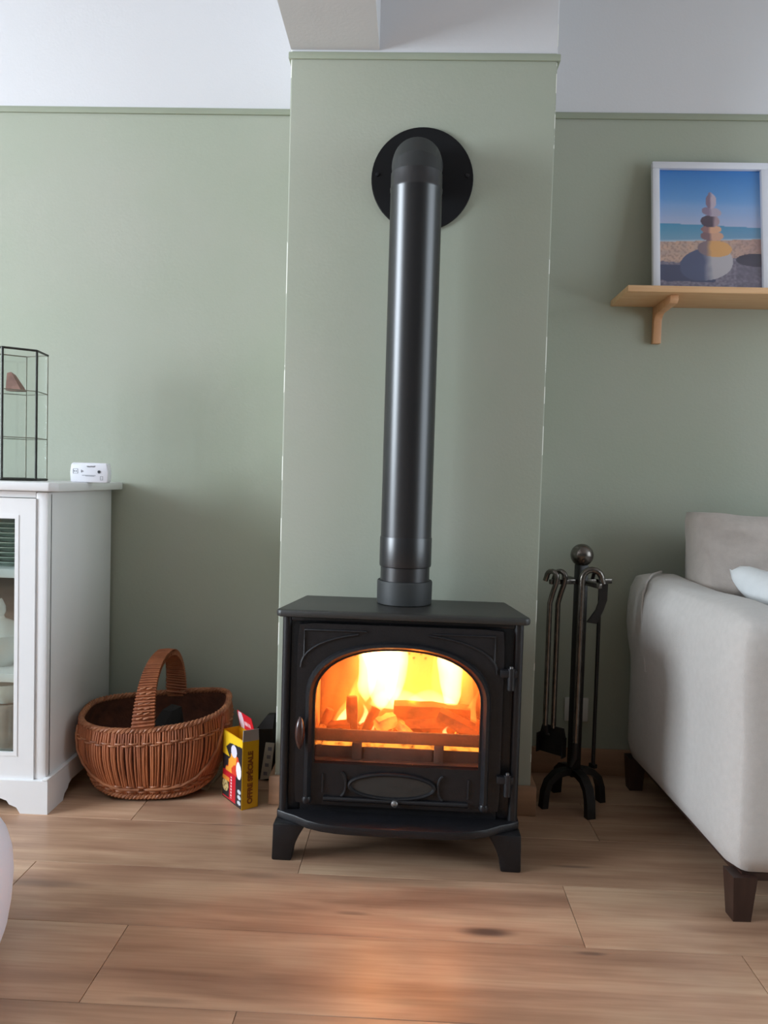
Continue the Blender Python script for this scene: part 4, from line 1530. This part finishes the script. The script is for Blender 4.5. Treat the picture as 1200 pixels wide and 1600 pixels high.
for (x, y) in ((.006, .006), (SLN - .06, .006), (.006, SD - .06), (SLN - .06, SD - .06)):
    w = .052
    t_ = .007
    link('leg', MB().add([(x + t_, y + t_, 0), (x + w - t_, y + t_, 0), (x + w - t_, y + w - t_, 0), (x + t_, y + w - t_, 0), (x, y, .100), (x + w, y, .100), (x + w, y + w, .100), (x, y + w, .100)],
                         [(3, 2, 1, 0), (4, 5, 6, 7), (0, 1, 5, 4), (1, 2, 6, 5), (2, 3, 7, 6), (3, 0, 4, 7)]), M['dark_wood'], sf, 20)


def pillow(w, h, d, seed=0, wr=.012, ex=.42, crease=False):
    """cushion standing in xz, thickness along y"""
    n = 26
    vs, fs = [], []
    for sgn in (1, -1):
        for j in range(n + 1):
            for i in range(n + 1):
                u, v = -1 + 2 * i / n, -1 + 2 * j / n
                pin = 1 - .07 * (1 - u * u) * (abs(v) ** 3)      # edges pulled in between the corners
                pin2 = 1 - .07 * (1 - v * v) * (abs(u) ** 3)
                th = ((1 - u ** 4) * (1 - v ** 4)) ** ex
                e_ = wr * nz(u * 3 + seed, v * 3 + sgn, seed) * th
                cr = wr * .7 * math.sin(9 * (u + v * .6) + seed) * max(0, abs(u) - .45) * th
                if crease:
                    e_ -= .016 * math.exp(-((u + .80 + .03 * v) / .045) ** 2) * th
                    e_ += .012 * math.sin(14 * (v - .55 * u) + 2 * nz(u * 2, v * 2)) * math.exp(-((u + .45) / .35) ** 2) * th
                pin *= 1 - .055 * u ** 6 * (v > 0)
                pin2 *= 1 - .055 * v ** 6
                vs.append((u * w / 2 * pin2, sgn * (d / 2 * th + (e_ + cr) * (1 if th > .01 else 0)), h / 2 + v * h / 2 * pin))
    o_ = (n + 1) ** 2
    for j in range(n):
        for i in range(n):
            a = j * (n + 1) + i
            fs.append((a, a + 1, a + n + 2, a + n + 1))
            fs.append((o_ + a + 1, o_ + a, o_ + a + n + 1, o_ + a + n + 2))
    mb = MB().add(vs, fs)
    b = bmesh.new()
    me = bpy.data.meshes.new('tmp')
    me.from_pydata(mb.v, [], mb.f)
    b.from_mesh(me)
    bpy.data.meshes.remove(me)
    bmesh.ops.remove_doubles(b, verts=list(b.verts), dist=1e-5)
    return MB().bm(b)


o = link('cushion', pillow(.66, .41, .25, 3, .034, .30, True), M['pillow'], None, 80)
o.location = (1.108, 2.205, .455)
o.rotation_euler = (R(-12), R(2), R(-5))
tag(o, 'large taupe back cushion leaning on the sofa, behind the off-white cushion', 'cushion')
o = link('cushion', pillow(.50, .38, .11, 8, .010), M['white_cush'], None, 80)
o.location = (1.195, 1.90, .506)
o.rotation_euler = (R(-62), R(-9), R(93))
tag(o, 'off-white cushion lying in front of the taupe cushion on the sofa', 'cushion')

# ------------------------------------------------------------------ shelf and framed picture
sl = thing('wall_shelf', 'pale pine wall shelf on a wooden bracket at the upper right', 'shelf', (1.0, RY1, 1.49))


def LP(name, mb, m, smooth=40):
    return link(name, mb, m, sl, smooth, world=True)


LP('board', MB().box(.604, 1.55, 2.262, RY1 - .001, 1.489, 1.507, .0015), M['shelf'])
for xb_ in (.735, 1.42):
    br_poly = [(RY1 - .001, 1.374), (RY1 - .022, 1.374), (RY1 - .022, 1.440)] + [(RY1 - .022 - .030 * (1 - math.cos(R(90 * k / 6))) - .0, 1.440 + .022 * math.sin(R(90 * k / 6))) for k in range(1, 7)] + \
              [(2.300, 1.466), (2.292, 1.474), (2.292, 1.4885), (RY1 - .001, 1.4885)]
    LP('bracket', MB().prism(br_poly, 'x', xb_, xb_ + .024, .001), M['bracket'])

PWD, PHT = .348, .418
pf = thing('picture_frame', 'white framed beach photograph of a stacked stone tower, leaning on the pine shelf', 'picture', (.879, 2.375, 1.5075))
tilt = math.atan2(.066, PHT)
TM = Matrix.Rotation(-tilt, 4, 'X')


def FR(name, mb, m):
    mb.xf(TM)
    return link(name, mb, m, pf)


fw = .0215
FR('frame_bar', MB().box(-PWD / 2, PWD / 2, -.018, 0, 0, fw, .002), M['frame'])
FR('frame_bar', MB().box(-PWD / 2, PWD / 2, -.018, 0, PHT - fw, PHT, .002), M['frame'])
FR('frame_bar', MB().box(-PWD / 2, -PWD / 2 + fw, -.0178, 0, fw, PHT - fw, .002), M['frame'])
FR('frame_bar', MB().box(PWD / 2 - fw, PWD / 2, -.0178, 0, fw, PHT - fw, .002), M['frame'])
FR('backing', MB().box(-PWD / 2 + .006, PWD / 2 - .006, -.004, -.001, .006, PHT - .006), M['card_grey'])


def mixc(a, b, t):
    t = max(0, min(1, t))
    return tuple(x + (y - x) * t for x, y in zip(a, b))


def beach(u, v):
    """u left to right, v bottom to top"""
    n = nz(u * 14, v * 22)
    n2 = nz(u * 40, v * 50, 3)
    hor = .545 - .03 * u
    sand = .385 + .035 * u
    if v > hor:
        t = (v - hor) / (1 - hor)
        c = mixc((176, 186, 218), (112, 164, 222), t * 2.2)
        c = mixc(c, (40, 122, 200), (t - .35) * 1.6)
        c = mixc(c, (178, 184, 220), max(0, u - .5) * .5 * (1 - t))
    elif v > sand:
        t = (v - sand) / (hor - sand)
        c = mixc((126, 166, 192), (70, 148, 186), t)
        c = mixc(c, (104, 142, 184), u * .5)
        if t < .12:
            c = mixc((190, 200, 214), c, t / .12)
    else:
        c = mixc((186, 160, 150), (206, 170, 150), .5 + n)
        c = mixc(c, (160, 122, 122), max(0, u - .6) * 1.5)
        if n2 > .15:
            c = mixc(c, (150, 124, 116), .5)
        edge = .215 + .06 * u + .02 * n
        if v < edge:
            c = mixc((108, 100, 118), (136, 128, 144), .5 + n2 + .8 * nz(u * 30 + v * 20, v * 70 - u * 10, 5))
            if u > .75:
                c = mixc(c, (90, 82, 100), .4 + .4 * n)
        if u < .55 and .06 + .02 * n < v < .195 - .05 * max(0, u - .3):
            c = (66, 72, 104)
        if u > .74 and ((u - .95) / .20) ** 2 + ((v - .245) / .055) ** 2 < 1:
            c = (62, 56, 74)

    def stone(cx, cy, a, b, lit, dark, split, cur, rotk=0.0, p=2.2):
        dx, dy = u - cx, v - cy - rotk * (u - cx)
        if abs(dx / a) ** p + abs(dy / b) ** p < 1:
            k = (dx / a - split) * 3 + .3 * nz(u * 16, v * 16, 7)
            return mixc(dark, lit, .5 + k)
        return cur

    c = stone(.465, .205, .255, .135, (186, 180, 186), (78, 86, 120), .05, c, .10)
    c = stone(.545, .335, .165, .068, (222, 166, 104), (132, 112, 120), -.35, c, -.03)
    c = stone(.52, .440, .112, .040, (214, 164, 138), (128, 96, 104), -.1, c)
    c = stone(.515, .497, .10, .033, (226, 172, 138), (150, 110, 112), -.2, c)
    c = stone(.505, .565, .092, .050, (176, 150, 158), (78, 62, 80), .35, c)
    c = stone(.520, .645, .096, .038, (182, 168, 186), (140, 122, 148), -.1, c, -.10)
    c = stone(.515, .735, .052, .062, (196, 180, 196), (134, 112, 134), -.1, c)
    c = stone(.510, .790, .020, .022, (170, 160, 184), (130, 116, 144), 0, c)
    return c


o = grid_print('photo_print', beach, 130, 156, lambda u, v: tuple(TM @ Vector((-PWD / 2 + fw - .002 + u * (PWD - 2 * fw + .004), -.006, fw - .002 + v * (PHT - 2 * fw + .004)))), M['print'], pf)
FR('glass', MB().box(-PWD / 2 + fw - .002, PWD / 2 - fw + .002, -.009, -.0075, fw - .002, PHT - fw + .002), glass_mat('picture_glass', (1, 1, 1), .03, .05))

# ------------------------------------------------------------------ white pouf at the left edge
pfp = [(0, 0), (.225, 0), (.245, .006), (.262, .03), (.274, .07), (.281, .12), (.284, .17), (.282, .21), (.274, .245), (.258, .275), (.232, .298), (.19, .315), (.12, .326), (0, .33)]
o = link('pouf', MB().lathe(pfp, (0, 0, 0), 64, False), M['pouf'], None, 60)
o.location = (-1.001, 1.30, 0)
o.scale = (1, 1, .90)
tag(o, 'white rounded pouf on the floor, cut off by the lower left edge', 'pouf')
